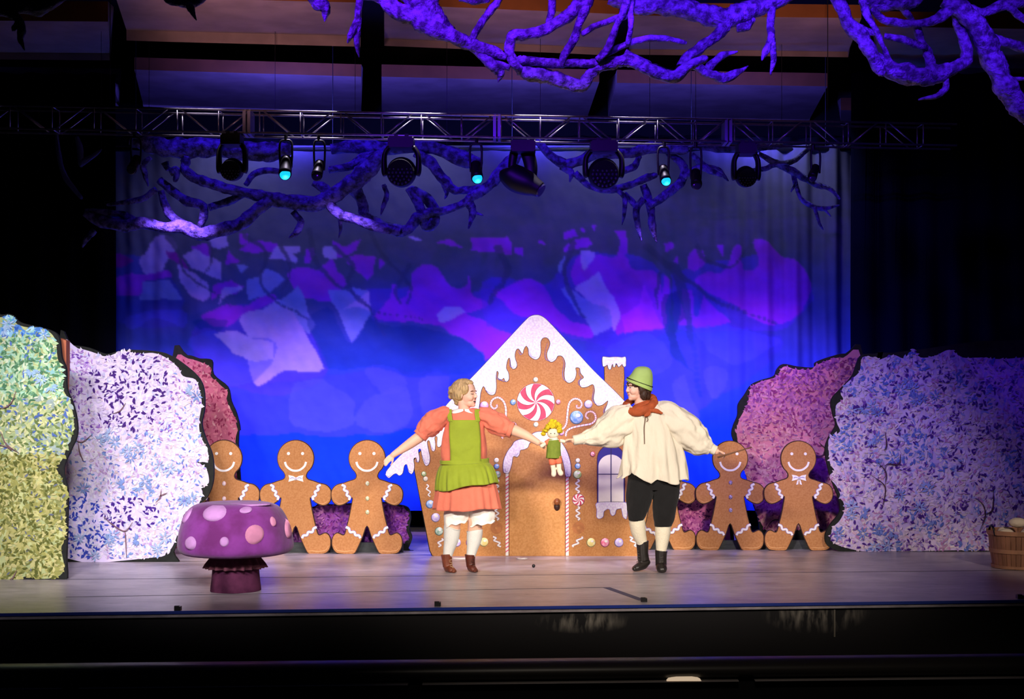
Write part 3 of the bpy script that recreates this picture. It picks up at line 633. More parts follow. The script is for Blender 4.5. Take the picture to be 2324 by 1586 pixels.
branches('hanging_branch', g1, '''760,830,20 880,850,52 980,866,62 1100,870,62 1240,862,58 1430,880,60 1560,890,60 1680,880,56
890,925,14 845,970,18 855,1030,16 870,1088,6
960,950,26 975,985,22
1100,915,20 1092,950,30 1090,1000,28 1150,1048,32 1230,1075,32 1330,1108,32 1450,1130,32 1560,1160,38 1700,1182,48 1850,1192,48 1980,1130,52 2080,1062,56 2150,1000,62 2230,920,54
925,1050,24 1000,1110,28 1080,1170,28 1180,1200,26 1190,1260,26 1170,1325,28
940,1115,20 960,1190,24 1000,1260,28 1070,1312,30
920,1110,18 850,1160,20 760,1185,18 640,1200,12
500,1250,20 600,1300,36 720,1322,40 850,1312,36 960,1332,36 1080,1330,42 1180,1372,42 1300,1350,42 1420,1312,40 1500,1240,40 1570,1190,36 1640,1150,30
500,1235,14 620,1245,22 720,1262,26 800,1300,24
560,1350,20 515,1400,18 490,1446,8
1220,1215,22 1320,1182,24 1400,1150,26 1440,1130,22
1440,1085,16 1482,1020,20 1560,1000,22 1650,1008,18
1000,1010,26 1040,1000,24 1030,1060,18
1840,1070,26 1915,1120,34 1940,1200,36 1990,1258,32 2080,1282,32 2180,1322,34 2330,1352,34
1720,1240,22 1762,1300,22 1740,1362,20 1700,1392,8
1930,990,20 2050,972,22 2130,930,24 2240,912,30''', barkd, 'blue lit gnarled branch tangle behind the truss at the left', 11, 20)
branches('hanging_branch', g1, '''450,800,12 468,880,20 478,965,20
475,960,20 545,915,14 592,878,6
330,760,10 345,900,14 380,1030,16 470,1150,16''', mat('branch_far_shaded', (60, 60, 110), 0.8, bump=0.5), 'faint forked branch painted in shade at the far left', 12, 20)  # darkened branch colour stands in for missing light
branches('hanging_branch', g2, '''120,1000,20 250,970,26 320,930,34 440,900,30
270,1100,44 320,1190,32 330,1260,32 410,1318,34 520,1350,36 590,1342,34 632,1280,32 700,1250,30 780,1240,28 900,1200,24 960,1150,28 1020,1120,30 1100,1040,36 1180,960,42 1240,880,40
585,1100,28 640,1180,30 668,1260,34 690,1330,30 735,1290,34 735,1220,34 680,1150,30 610,1105,28
630,895,34 720,960,34 790,1050,32 850,1110,26 930,1112,22 1000,1098,22
790,1060,20 810,1120,16 800,1162,6
440,1085,14 460,1140,16 440,1210,14 425,1258,5
180,1235,16 192,1330,12 180,1392,5
935,1180,28 962,1240,24 940,1332,8
960,1240,16 1018,1260,7
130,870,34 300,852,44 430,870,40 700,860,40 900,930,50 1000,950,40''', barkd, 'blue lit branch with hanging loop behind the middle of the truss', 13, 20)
branches('hanging_branch', g2, '''1340,820,26 1420,915,28 1500,962,32 1600,940,34 1700,900,36 1850,900,30 2000,870,36 2200,880,36
1480,975,22 1538,1010,22 1532,1062,8
1560,1015,22 1640,1085,20 1740,1115,22 1830,1100,22 1900,1080,22 1960,1050,24 2030,1030,22
1800,1110,16 1850,1160,16 1850,1240,14 1838,1312,5
1965,1080,24 1990,1150,26 2010,1240,24 2020,1330,22 2040,1412,8
1965,1165,22 1922,1230,22 1930,1320,18 1952,1402,7
1850,1135,16 1900,1185,20 1930,1220,16
1990,1210,22 2080,1150,28 2160,1090,28 2205,1020,28 2180,950,24 2110,900,22
1840,1000,22 1900,980,22 1940,920,18
2200,1040,20 2280,980,18 2350,1000,20 2420,1030,14''', barkd, 'dark blue branch with two long drooping twigs right of the big moving lamp', 14, 20)
branches('hanging_branch', g3, '''380,900,16 450,970,22 530,995,20 590,1050,8
400,850,22 600,870,26 780,860,26 900,850,20
770,900,14 860,950,20 960,1000,24 1050,1045,22 1110,1080,18 1190,1105,14 1240,1160,10
700,1000,14 800,990,16 880,960,18 960,950,16 1040,890,14 1080,850,14
975,1020,16 990,1080,14 1022,1160,14 1080,1200,16 1150,1220,14 1240,1200,6
985,1070,10 960,1120,6
1150,1220,12 1190,1262,6
1090,1215,12 1120,1310,9 1142,1345,4''', barkd, 'thin dark branch arching over the right side of the backdrop', 15, 20)
# ------------------------------------------------------------ painted flats
def PL(s): return [tuple(float(x) for x in p.split(',')) for p in s.split()]
outl = mat('flat_black_edge', (34, 36, 32), 0.8, spec=0.2, noise_amt=0.3)
leafm = attr_mat('leaf_paint', 0.75, 0.0, 14)
def ground(bm):
    for v in bm.verts:
        if v.co.z < 0: v.co.z = 0.0
def leaves(name, fr, poly, n, L, pal, seed, parent, w0=-12, angle=None, aspect=0.42):
    """Brush-stroke leaves, one pointed stroke each, all one painted surface."""
    rnd = np.random.RandomState(seed); xs = [p[0] for p in poly]; ys = [p[1] for p in poly]; V = []; Fc = []; Cc = []
    cnt = 0; sc = fr.sc
    pp = [tuple(q) for q in cr(poly, 5, True)]
    while cnt < n:
        X = rnd.uniform(min(xs), max(xs), 2000); Y = rnd.uniform(min(ys), max(ys), 2000); ok = inside(pp, X, Y)
        for x, y in zip(X[ok], Y[ok]):
            if cnt >= n: break
            nz_ = noise.noise(Vector((x/sc*.013, y/sc*.013, seed)))+0.5; nz2 = noise.noise(Vector((x/sc*.035, y/sc*.035, seed+9)))+0.5
            r = pal(x/sc, y/sc, nz_, nz2, rnd.rand(), cnt/n)
            if r is None: cnt += 1; continue
            c, k = r
            a = rnd.uniform(0, 2*PI) if angle is None else angle(x/sc, y/sc)+rnd.normal(0, 0.6)
            l = L*sc*k*rnd.uniform(.7, 1.3); h = l*aspect*rnd.uniform(.75, 1.2); b = rnd.uniform(-.25, .25)*h
            ca, sa = math.cos(a), math.sin(a); i0 = len(V); w = w0-cnt*0.0006*sc
            for lx, ly in ((-l/2, 0), (-l*.22, h*.42+b), (l*.12, h*.5+b), (l/2, b), (l*.18, -h*.38+b), (-l*.2, -h*.42+b)):
                V.append(fr.p(x+lx*ca-ly*sa, y+lx*sa+ly*ca, w)); 
            Fc.append(tuple(range(i0, i0+6))); j = rnd.uniform(.88, 1.1); cc = lin(c); Cc += [(cc[0]*j, cc[1]*j, cc[2]*j, 1)]*6; cnt += 1
    V = [(v.x, v.y, max(v.z, 0.004)) for v in V]
    me = bpy.data.meshes.new(name); me.from_pydata(V, [], Fc)
    at_ = me.color_attributes.new('Col', 'FLOAT_COLOR', 'POINT'); at_.data.foreach_set('color', np.array(Cc, 'f').ravel())
    return link(name, me, leafm, parent)
def pick(r, *opts):
    """opts: (weight, colour)"""
    t = sum(o[0] for o in opts); r *= t
    for wgt, c in opts:
        r -= wgt
        if r <= 0: return c
    return opts[-1][1]
def sprays(fr, pts, parent, L, cols, seed, w0):
    """Painted clusters of long leaves fanning from a point."""
    rnd = random.Random(seed); V = []; Fc = []; Cc = []; sc = fr.sc
    for i, (x, y) in enumerate(pts):
        n = rnd.randint(7, 10); a0 = rnd.uniform(0, 6); span = rnd.choice((2*PI, 2*PI, 3.6)); c = lin(rnd.choice(cols))
        for k in range(n):
            a = a0+span*k/n+rnd.uniform(-.12, .12); l = L*sc*rnd.uniform(.7, 1.15); h = l*.3; i0 = len(V); ca, sa = math.cos(a), math.sin(a); j = rnd.uniform(.85, 1.15)
            for lx, ly in ((l*.18, 0), (l*.4, h*.42), (l*.75, h*.4), (l*1.1, 0), (l*.75, -h*.4), (l*.4, -h*.42)):
                v = fr.p(x+lx*ca-ly*sa, y+lx*sa+ly*ca, w0-.02*sc*i-.002*sc*k); V.append((v.x, v.y, max(v.z, .004)))
            Fc.append(tuple(range(i0, i0+6))); Cc += [(c[0]*j, c[1]*j, c[2]*j, 1)]*6
    me = bpy.data.meshes.new('leaf_sprays'); me.from_pydata(V, [], Fc); at_ = me.color_attributes.new('Col', 'FLOAT_COLOR', 'POINT'); at_.data.foreach_set('color', np.array(Cc, 'f').ravel())
    return link('leaf_sprays', me, leafm, parent)
def twig(fr, parts, parent, wd, m, w0):
    for pts in parts:
        bm = bmesh.new(); ribbon(bm, fr.p, pts, wd, w0-2, w0, 5, True); fin('twig', bm, m, parent)
def hedge(name, label, fr, board, foliage, base, n, L, pal, seed, twigs=(), twm=None, spr=None):
    bx = [p[0] for p in board]; cx = sum(bx)/len(bx); o = fr.p(cx, 0); o.z = 0
    t = thing('hedge_cutout', label, 'hedge', tuple(o), 'painted hedge cut-outs')
    s = fr.sc; bm = bmesh.new(); plate(bm, fr.p, board, 0, 12*s, 4); ground(bm); fin('board', bm, outl, t)
    bm = bmesh.new(); plate(bm, fr.p, foliage, -1.5*s, -.1*s, 4); ground(bm); fin('ground_coat', bm, base, t)
    leaves('foliage', fr, foliage, n, L, pal, seed, t, -1.6*s)
    if spr: sprays(fr, spr[0], t, spr[1], spr[2], seed+20, -4.8*s if n < 5000 else -6.0*s)
    twig(fr, twigs, t, 2.6*s, twm, -7.2*s)
    return t
c5 = Fr(0, 700, 2.4786, 11.96)
TW = mat('twig_paint', (120, 88, 92), 0.8); TWd = mat('twig_dark', (66, 36, 50), 0.8)
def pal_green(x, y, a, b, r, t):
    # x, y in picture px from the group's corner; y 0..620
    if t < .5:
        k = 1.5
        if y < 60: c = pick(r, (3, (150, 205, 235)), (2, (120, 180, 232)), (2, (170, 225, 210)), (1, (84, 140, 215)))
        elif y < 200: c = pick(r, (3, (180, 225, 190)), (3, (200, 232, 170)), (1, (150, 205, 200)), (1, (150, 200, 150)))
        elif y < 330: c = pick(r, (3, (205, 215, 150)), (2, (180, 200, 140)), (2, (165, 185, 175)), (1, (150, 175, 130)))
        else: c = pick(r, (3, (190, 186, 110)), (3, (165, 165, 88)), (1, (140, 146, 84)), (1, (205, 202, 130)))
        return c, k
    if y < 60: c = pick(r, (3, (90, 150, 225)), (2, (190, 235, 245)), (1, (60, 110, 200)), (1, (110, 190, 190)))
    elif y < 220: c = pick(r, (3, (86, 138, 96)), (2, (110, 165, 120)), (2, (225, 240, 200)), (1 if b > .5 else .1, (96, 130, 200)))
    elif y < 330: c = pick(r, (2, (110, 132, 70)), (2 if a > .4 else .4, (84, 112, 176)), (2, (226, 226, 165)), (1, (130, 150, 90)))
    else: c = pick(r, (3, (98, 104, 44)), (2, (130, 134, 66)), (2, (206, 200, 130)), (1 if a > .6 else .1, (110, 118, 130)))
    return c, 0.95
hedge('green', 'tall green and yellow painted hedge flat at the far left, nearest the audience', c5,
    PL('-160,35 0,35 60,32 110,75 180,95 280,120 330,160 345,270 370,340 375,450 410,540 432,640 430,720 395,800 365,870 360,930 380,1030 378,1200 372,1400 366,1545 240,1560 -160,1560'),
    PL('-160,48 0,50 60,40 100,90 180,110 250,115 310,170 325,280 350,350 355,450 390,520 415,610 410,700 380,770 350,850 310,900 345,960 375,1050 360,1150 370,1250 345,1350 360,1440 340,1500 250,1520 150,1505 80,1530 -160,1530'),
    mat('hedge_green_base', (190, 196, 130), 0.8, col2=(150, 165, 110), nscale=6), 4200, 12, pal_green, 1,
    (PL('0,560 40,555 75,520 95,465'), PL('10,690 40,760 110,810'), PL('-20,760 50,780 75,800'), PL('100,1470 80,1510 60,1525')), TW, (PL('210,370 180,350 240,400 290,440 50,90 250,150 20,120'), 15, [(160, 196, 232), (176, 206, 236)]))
# brown timber end showing behind the green hedge
bm = bmesh.new(); cp = Fr(0, 700, 2.4786, 12.08)
def cpz(x, y, z): v = cp.p(x, y, z); v.z = max(v.z, 0); return v
plate(bm, cpz, PL('332,165 372,180 372,330 352,800 345,1560 290,1560 300,800'), 0, 70); a = cpz(330, 0, 0)
tag(fin('timber_post', bm, mat('raw_timber', (176, 98, 62), 0.7, noise_amt=0.4, nscale=14, dist=(1, 1, .2)), None, False, (a.x, 12.1, 0)), 'brown timber post showing behind the edge of the green hedge', 'post')
c5b = Fr(0, 700, 2.4786, 13.23)
def pal_lav(x, y, a, b, r, t):
    cl = math.exp(-((x-290)**2/9000+(y-185)**2/9000)); c2 = math.exp(-((x-300)**2/5000+(y-465)**2/1500)); c3 = math.exp(-((x-190)**2/3000+(y-500)**2/6000))
    if t < .42: return pick(r, (4, (240, 232, 246)), (2, (222, 210, 240)), (1, (236, 215, 226)), (1, (205, 208, 240)), (1 if y < 120 else .2, (196, 160, 214))), 1.35
    if cl > .35: return (pick(r, (3, (74, 34, 126)), (.8, (96, 60, 160))), 1.2) if r < .36*cl+.1 else (pick((r*7) % 1, (3, (212, 192, 232)), (3, (238, 226, 244))), 1.0)
    if c2 > .4: return (pick(r, (3, (72, 36, 140)), (1, (110, 80, 180))), 1.2) if r < .5 else ((232, 222, 244), 1)
    if c3 > .35: return (pick(r, (3, (60, 78, 190)), (1, (100, 120, 214))), 1.2) if r < .45 else ((226, 224, 246), 1)
    if x < 250 and y < 280: return pick(r, (1.6, (124, 72, 182)), (3, (198, 160, 224)), (2, (232, 218, 240)), (1, (150, 104, 190))), .95
    if y > 280: return pick(r, (1.1 if b > .55 else .3, (110, 126, 206)), (1.2 if a > .5 else .3, (136, 168, 218)), (4, (244, 238, 248)), (1.6 if b < .45 else .4, (200, 166, 214)), (.7, (226, 206, 210))), 1.0
    return pick(r, (1.4 if b > .5 else .4, (132, 88, 190)), (1.2 if a > .55 else .2, (140, 160, 220)), (3.4, (242, 234, 246)), (1.6, (198, 156, 208)), (.5, (232, 214, 206))), .9
hedge('lavender', 'white and lavender painted hedge flat with purple leaf clusters behind the green hedge', c5b,
    PL('330,210 400,205 500,220 600,255 700,232 880,240 960,265 1030,310 1110,380 1145,450 1150,560 1135,650 1160,740 1195,830 1200,960 1165,1060 1100,1120 1050,1200 1010,1290 975,1370 960,1460 340,1460'),
    PL('330,225 440,225 520,245 600,270 690,240 780,255 860,250 930,275 1000,330 1030,380 1100,400 1125,470 1135,540 1120,640 1130,720 1165,790 1170,860 1105,860 1160,900 1175,980 1130,1000 1140,1040 1110,1110 1040,1150 1010,1240 975,1330 940,1370 860,1400 360,1400 330,1000'),
    mat('hedge_lav_base', (222, 206, 234), 0.8, col2=(210, 198, 234), nscale=5), 5200, 9.5, pal_lav, 2,
    (PL('430,740 470,750 520,710'), PL('445,750 455,810 475,855'), PL('640,590 680,575 712,530'), PL('590,1170 640,1215 708,1250 750,1200'), PL('708,1245 712,1300 716,1400'), PL('880,1090 905,1060 912,1015'), PL('900,1055 945,1035')), TW, (PL('620,710 650,750 780,780 740,840 820,970 780,1000 860,1010 700,990 1080,1070 1040,1080 470,1010 900,880 960,900 1080,460 1110,490 620,1300 540,1390 780,1300 930,1290 890,1350 450,1290 720,800 560,740 640,1270'), 15, [(150, 176, 222), (168, 192, 230), (130, 156, 212)]))
# bluish painted sprays on the lavender hedge are part of the leaf painting above
def pal_rose(x, y, a, b, r, t):
    if t < .45: return pick(r, (3, (214, 112, 140)), (2, (226, 130, 150)), (1, (200, 96, 130))), 1.3
    return pick(r, (2.4, (160, 52, 92)), (2, (228, 140, 158)), (1, (186, 76, 112)), (.5, (236, 170, 176))), .95
c5c = Fr(0, 700, 2.4786, 14.45)
hedge('rose', 'dusty rose painted hedge flat behind the white and lavender hedge', c5c,
    PL('965,300 1050,262 1120,280 1190,290 1200,370 1280,440 1300,520 1330,590 1350,680 1340,760 1342,1500 950,1500'),
    PL('985,290 1060,282 1150,310 1190,340 1185,380 1240,430 1280,470 1275,520 1310,590 1335,680 1325,740 1330,900 1330,1500 960,1500 950,700'),
    mat('hedge_rose_base', (206, 104, 134), 0.8, noise_amt=0.2, nscale=5), 1900, 9.5, pal_rose, 3)
c6 = Fr(1500, 760, 2.734, 14.12); c6b = Fr(1500, 760, 2.734, 14.7)
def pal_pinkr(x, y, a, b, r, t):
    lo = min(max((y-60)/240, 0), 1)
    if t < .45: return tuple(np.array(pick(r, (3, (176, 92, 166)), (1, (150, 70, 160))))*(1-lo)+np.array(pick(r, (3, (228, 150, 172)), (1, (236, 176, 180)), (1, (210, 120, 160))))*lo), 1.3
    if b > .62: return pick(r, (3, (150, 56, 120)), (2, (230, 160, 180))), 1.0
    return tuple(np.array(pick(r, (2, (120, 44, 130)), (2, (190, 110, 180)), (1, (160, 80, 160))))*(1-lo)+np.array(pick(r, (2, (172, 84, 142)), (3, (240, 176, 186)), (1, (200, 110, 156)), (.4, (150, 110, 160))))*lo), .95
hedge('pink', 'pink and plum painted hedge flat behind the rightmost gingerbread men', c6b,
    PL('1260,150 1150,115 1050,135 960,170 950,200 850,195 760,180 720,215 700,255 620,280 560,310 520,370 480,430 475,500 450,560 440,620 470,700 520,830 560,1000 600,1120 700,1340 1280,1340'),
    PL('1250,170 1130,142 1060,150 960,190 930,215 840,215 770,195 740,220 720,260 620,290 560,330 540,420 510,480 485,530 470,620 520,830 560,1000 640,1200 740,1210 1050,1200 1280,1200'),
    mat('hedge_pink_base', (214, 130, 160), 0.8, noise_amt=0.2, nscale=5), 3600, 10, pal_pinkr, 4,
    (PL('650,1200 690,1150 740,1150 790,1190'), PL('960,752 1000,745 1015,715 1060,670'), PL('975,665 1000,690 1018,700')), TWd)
def pal_lavr(x, y, a, b, r, t):
    if t < .42: return pick(r, (4, (222, 200, 220)), (2, (196, 180, 220)), (1, (224, 186, 204)), (1, (170, 172, 222)), (1, (232, 216, 216))), 1.4
    if b > .6: return pick(r, (3, (76, 36, 132)), (2, (180, 146, 204)), (1, (124, 76, 172))), 1.0
    if a > .6: return pick(r, (3, (96, 116, 196)), (2, (136, 152, 214)), (2, (214, 200, 224))), 1.15
    if b < .38: return pick(r, (2, (190, 130, 180)), (3, (232, 212, 220)), (1, (206, 160, 196))), 1.0
    return pick(r, (1.2, (120, 84, 166)), (1, (140, 140, 206)), (4, (232, 214, 226)), (1.2, (196, 156, 206))), .95
hedge('lavender right', 'long lavender and blue painted hedge flat fading into the dark at the right', c6,
    PL('2480,120 1440,110 1380,105 1330,115 1240,130 1190,250 1120,330 1060,400 1065,480 1085,560 1040,640 1020,720 1045,850 1075,940 1105,1020 1110,1100 1050,1180 1020,1250 1040,1310 1130,1345 1300,1360 2480,1360'),
    PL('1250,140 1320,140 1350,155 1440,125 1500,145 1535,120 1570,92 1610,140 1700,130 1790,92 1870,140 1990,140 2100,150 2260,140 2480,140 2480,1335 2050,1337 1850,1335 1520,1342 1400,1342 1280,1345 1150,1320 1060,1280 1065,1200 1110,1150 1140,1080 1120,1010 1090,940 1045,880 1075,840 1050,800 1040,700 1045,640 1110,600 1090,540 1085,440 1130,400 1115,360 1150,300 1230,230'),
    mat('hedge_lavr_base', (214, 194, 218), 0.8, col2=(180, 160, 208), nscale=5), 7000, 10, pal_lavr, 5,
    (PL('1370,1060 1385,940 1300,870'), PL('1385,930 1390,850 1340,790'), PL('1385,830 1400,800 1470,800 1480,740'), PL('1385,600 1395,680 1380,720'), PL('1970,1220 2005,1120 1990,1050 1940,1010'), PL('2005,1110 2050,1080 2055,960')), TWd, (PL('1530,290 1480,340 1560,330 1310,440 1260,460 1340,480 1580,400 1620,390 1700,380 1180,470 1300,650 1340,640 1150,700 1180,1060 1250,1100 1180,1120 1320,1310 1400,1310 1100,1240 1640,940 1660,960 1480,990 1600,1070 1350,1200 1250,1230 1440,1230'), 15, [(132, 150, 212), (118, 136, 206), (150, 166, 222)]))
c4 = Fr(380, 980, 4.007, 14.2)
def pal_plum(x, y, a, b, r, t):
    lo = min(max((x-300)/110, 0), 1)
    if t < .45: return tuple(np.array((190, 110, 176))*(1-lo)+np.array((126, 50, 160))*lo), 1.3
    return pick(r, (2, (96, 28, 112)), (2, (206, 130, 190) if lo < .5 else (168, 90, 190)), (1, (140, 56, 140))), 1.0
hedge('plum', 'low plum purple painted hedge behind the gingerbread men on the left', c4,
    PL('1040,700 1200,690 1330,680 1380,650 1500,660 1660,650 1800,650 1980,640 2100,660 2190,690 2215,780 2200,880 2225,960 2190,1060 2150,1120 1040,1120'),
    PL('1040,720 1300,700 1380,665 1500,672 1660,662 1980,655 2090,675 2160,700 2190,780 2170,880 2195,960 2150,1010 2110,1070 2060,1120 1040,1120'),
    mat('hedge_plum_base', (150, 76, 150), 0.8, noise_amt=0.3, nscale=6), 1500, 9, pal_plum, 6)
c6c = Fr(1500, 760, 2.734, 14.5)
def pal_plum2(x, y, a, b, r, t):
    if t < .45: return pick(r, (3, (206, 110, 160)), (1, (190, 90, 150))), 1.3
    if b > .5: return pick(r, (3, (104, 34, 100)), (1, (220, 130, 176))), .9
    return pick(r, (2, (140, 50, 116)), (2, (226, 140, 176))), .95
hedge('plum right', 'low magenta painted hedge between the feet of the gingerbread men on the right', c6c,
    PL('-120,1000 110,995 220,1005 340,1000 400,1030 420,1340 -120,1340'), PL('-120,1025 110,1020 220,1025 330,1020 380,1045 400,1340 -120,1340'),
    mat('hedge_plum2_base', (190, 90, 150), 0.8, noise_amt=0.3, nscale=6), 1100, 9, pal_plum2, 7)

# ------------------------------------------------------------ gingerbread men
bread = mat('gingerbread', (190, 134, 84), 0.8, col2=(178, 120, 72), nscale=60, spec=0.2)
bredge = mat('gingerbread_edge', (60, 34, 22), 0.8)
shade = mat('gingerbread_bevel', (222, 168, 112), 0.8, noise_amt=0.1)
icing = mat('icing', (250, 246, 240), 0.6, noise_amt=0.05, nscale=30)
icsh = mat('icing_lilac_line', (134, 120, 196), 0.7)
def grow(poly, e):
    r = []; n = len(poly)
    ar = sum(poly[i][0]*poly[(i+1) % n][1]-poly[(i+1) % n][0]*poly[i][1] for i in range(n)); sg = 1 if ar > 0 else -1
    for i in range(n):
        a = np.array(poly[i-1]); b = np.array(poly[(i+1) % n]); t = b-a; t = t/(np.linalg.norm(t)+1e-9)
        r.append((poly[i][0]+t[1]*e*sg, poly[i][1]-t[0]*e*sg))
    return r
MANL = PL('-24,1080 -28,1087 -40,1091 -54,1096 -69,1100 -79,1110 -81.5,1122 -79,1136 -72,1144 -63,1147 -52,1144 -41,1137 -33,1129 -36,1150 -41,1175 -46,1195 -50,1210 -55,1214 -67,1209 -76,1215 -80,1228 -78,1243 -70,1254 -58,1257 -40,1257.5 -29,1256 -22,1245 -10,1218')
def man(cx, s, d, label, buttons=None, bow=None, head='', dark=False, foot=1257.0):
    base = foot
    fr = Fr(0, 0, 1.0, d)
    T = lambda p: (cx+p[0]*s, base+(p[1]-1257)*s)
    t = thing('gingerbread_man', label, 'gingerbread man', (fr.p(cx, 0).x, d, 0), 'painted gingerbread man cut-outs')
    hd = [(-41.5*math.cos(a)*1.0, 1040-41.5*math.sin(a)) for a in np.linspace(-0.85, PI+0.85, 24)]
    def expand(e):
        q = [tuple(x) for x in cr([(0, 1193)]+MANL[::-1]+hd+[(-p[0], p[1]) for p in MANL], 3, True)]
        return [T(p) for p in (grow(q, e) if e else q)]
    def conv(x, y, z): v = fr.p(x, y, z); v.z = max(v.z, 0.0); return v
    bm = bmesh.new(); plate(bm, conv, expand(0.9), 0, 5); fin('board', bm, bredge, t)
    body = bmesh.new(); plate(body, conv, expand(-1.0), -1.2, -0.05); body_o = fin('biscuit', body, bread, t)
    # pale bevel lines on hands and feet
    for sx in (-1, 1):
        for pts, wv in ((PL('-74,1136 -62,1143 -50,1140'), 1.6), (PL('-74,1238 -68,1248 -52,1251 -38,1250 -28,1250'), 2.0)):
            bm = bmesh.new(); ribbon(bm, conv, [T((p[0]*-sx, p[1])) for p in pts], wv*s, -1.9, -1.2, 6, True); fin('highlight_line', bm, shade, t)
    for sx in (-1, 1):
        bm = bmesh.new(); plate(bm, conv, [T(p) for p in circ(sx*16, 1029, 3.5, n=16)], -2.8, -1.2); fin('eye', bm, icing, t)
    bm = bmesh.new(); ribbon(bm, conv, [T(p) for p in PL('-24,1048 -20,1058 -10,1066 0,1068 10,1066 20,1058 24,1048')], 4.6*s, -3, -1.2, 7, False); fin('mouth', bm, icing, t)
    ic = (PL('-57,1100 -50,1104 -52,1111 -44,1116 -46,1123 -39,1128 -41,1134'), PL('-48,1196 -41,1199 -38,1207 -29,1207 -26,1214 -18,1215 -15,1221'))
    for sx in (-1, 1):
        for pts in ic:
            pr = [T((p[0]*-sx, p[1])) for p in pts]
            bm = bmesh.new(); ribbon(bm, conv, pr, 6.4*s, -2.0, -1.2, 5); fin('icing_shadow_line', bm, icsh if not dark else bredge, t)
            bm = bmesh.new(); ribbon(bm, conv, pr, 4.6*s, -3.4, -2.0, 5); fin('icing_trim', bm, icing, t)
    if buttons:
        for k, y in enumerate((1097, 1131, 1162)):
            bm = bmesh.new(); ball(bm, conv, T((1, y))+(-2,), (4.6*s, 5.2*s, 3), 12, 8); fin('gumdrop_button', bm, buttons, t, True)
    if bow:
        bm = bmesh.new()
        for sx in (-1, 1):
            plate(bm, conv, [T(p) for p in ((1, 1084), (sx*6+1, 1080), (sx*17+1, 1078), (sx*15+1, 1085), (sx*17+1, 1093), (sx*6+1, 1090), (1, 1088))], -3.2, -1.2)
            if bow == 2: plate(bm, conv, [T(p) for p in ((1, 1087), (sx*4+1, 1092), (sx*7+1, 1102), (sx*2+1, 1101))], -3.2, -1.2)
        b = fin('bow_tie', bm, icing, t)
        bm = bmesh.new(); ball(bm, conv, T((1, 1086))+(-3,), (3.4*s, 3.6*s, 2.5), 10, 8)
        fin('bow_knot', bm, mat('bow_grey', (205, 196, 214), 0.7), b, True)
        for sx in (-1, 1):
            bm = bmesh.new(); ribbon(bm, conv, [T((sx*4+1, 1085)), T((sx*9+1, 1084)), T((sx*13+1, 1086))], 1.3*s, -3.8, -3.2, 4); fin('bow_crease', bm, icsh, b)
    return t
pearl = mat('button_pearl', (226, 218, 226), 0.3, noise_amt=0.35, nscale=60)
bgreen = mat('button_green', (170, 180, 110), 0.4, col2=(225, 222, 200), nscale=80); bcream = mat('button_cream', (226, 222, 190), 0.4, noise_amt=0.2)
blil = mat('button_lilac', (200, 190, 225), 0.3, col2=(110, 84, 130), nscale=90); bpink = mat('button_pink', (240, 180, 186), 0.4, col2=(250, 240, 240), nscale=50)
man(508, 1.0, 13.97, 'leftmost gingerbread man, half hidden by the lavender hedge and the mushroom', bpink)
man(671, 1.0, 13.94, 'gingerbread man with a white bow tie standing behind the mushroom stool', None, 1)
man(833, 1.0, 13.905, 'gingerbread man with three pale green buttons left of the house', bgreen)
man(1502, .962, 14.28, 'gingerbread man mostly hidden behind the boy in the green hat', blil, foot=1249)
man(1657, .962, 14.245, 'gingerbread man with three lilac buttons behind the wand of the boy', blil, foot=1249)
man(1812, .962, 14.21, 'gingerbread man with a tied white bow at the right end of the row', None, 2, foot=1249)
plankm = mat('plank_grey', (62, 66, 66), 0.75, noise_amt=0.4, nscale=8, dist=(1, 1, 4))
for xa, xb, d, top, lb in ((455, 915, 14.03, 1231, 'low dark grey plank behind the feet of the left gingerbread men'), (1430, 1880, 14.33, 1226, 'low dark grey plank behind the feet of the right gingerbread men')):
    a = at(xa, top, d); b = at(xb, top, d); bm = bmesh.new(); box(bm, (a.x, d, 0), (b.x, d+0.04, a.z)); bmesh.ops.bevel(bm, geom=bm.edges[:], offset=0.004, segments=1)
    tag(fin('base_plank', bm, plankm, None, False, ((a.x+b.x)/2, d, 0)), lb, 'plank')

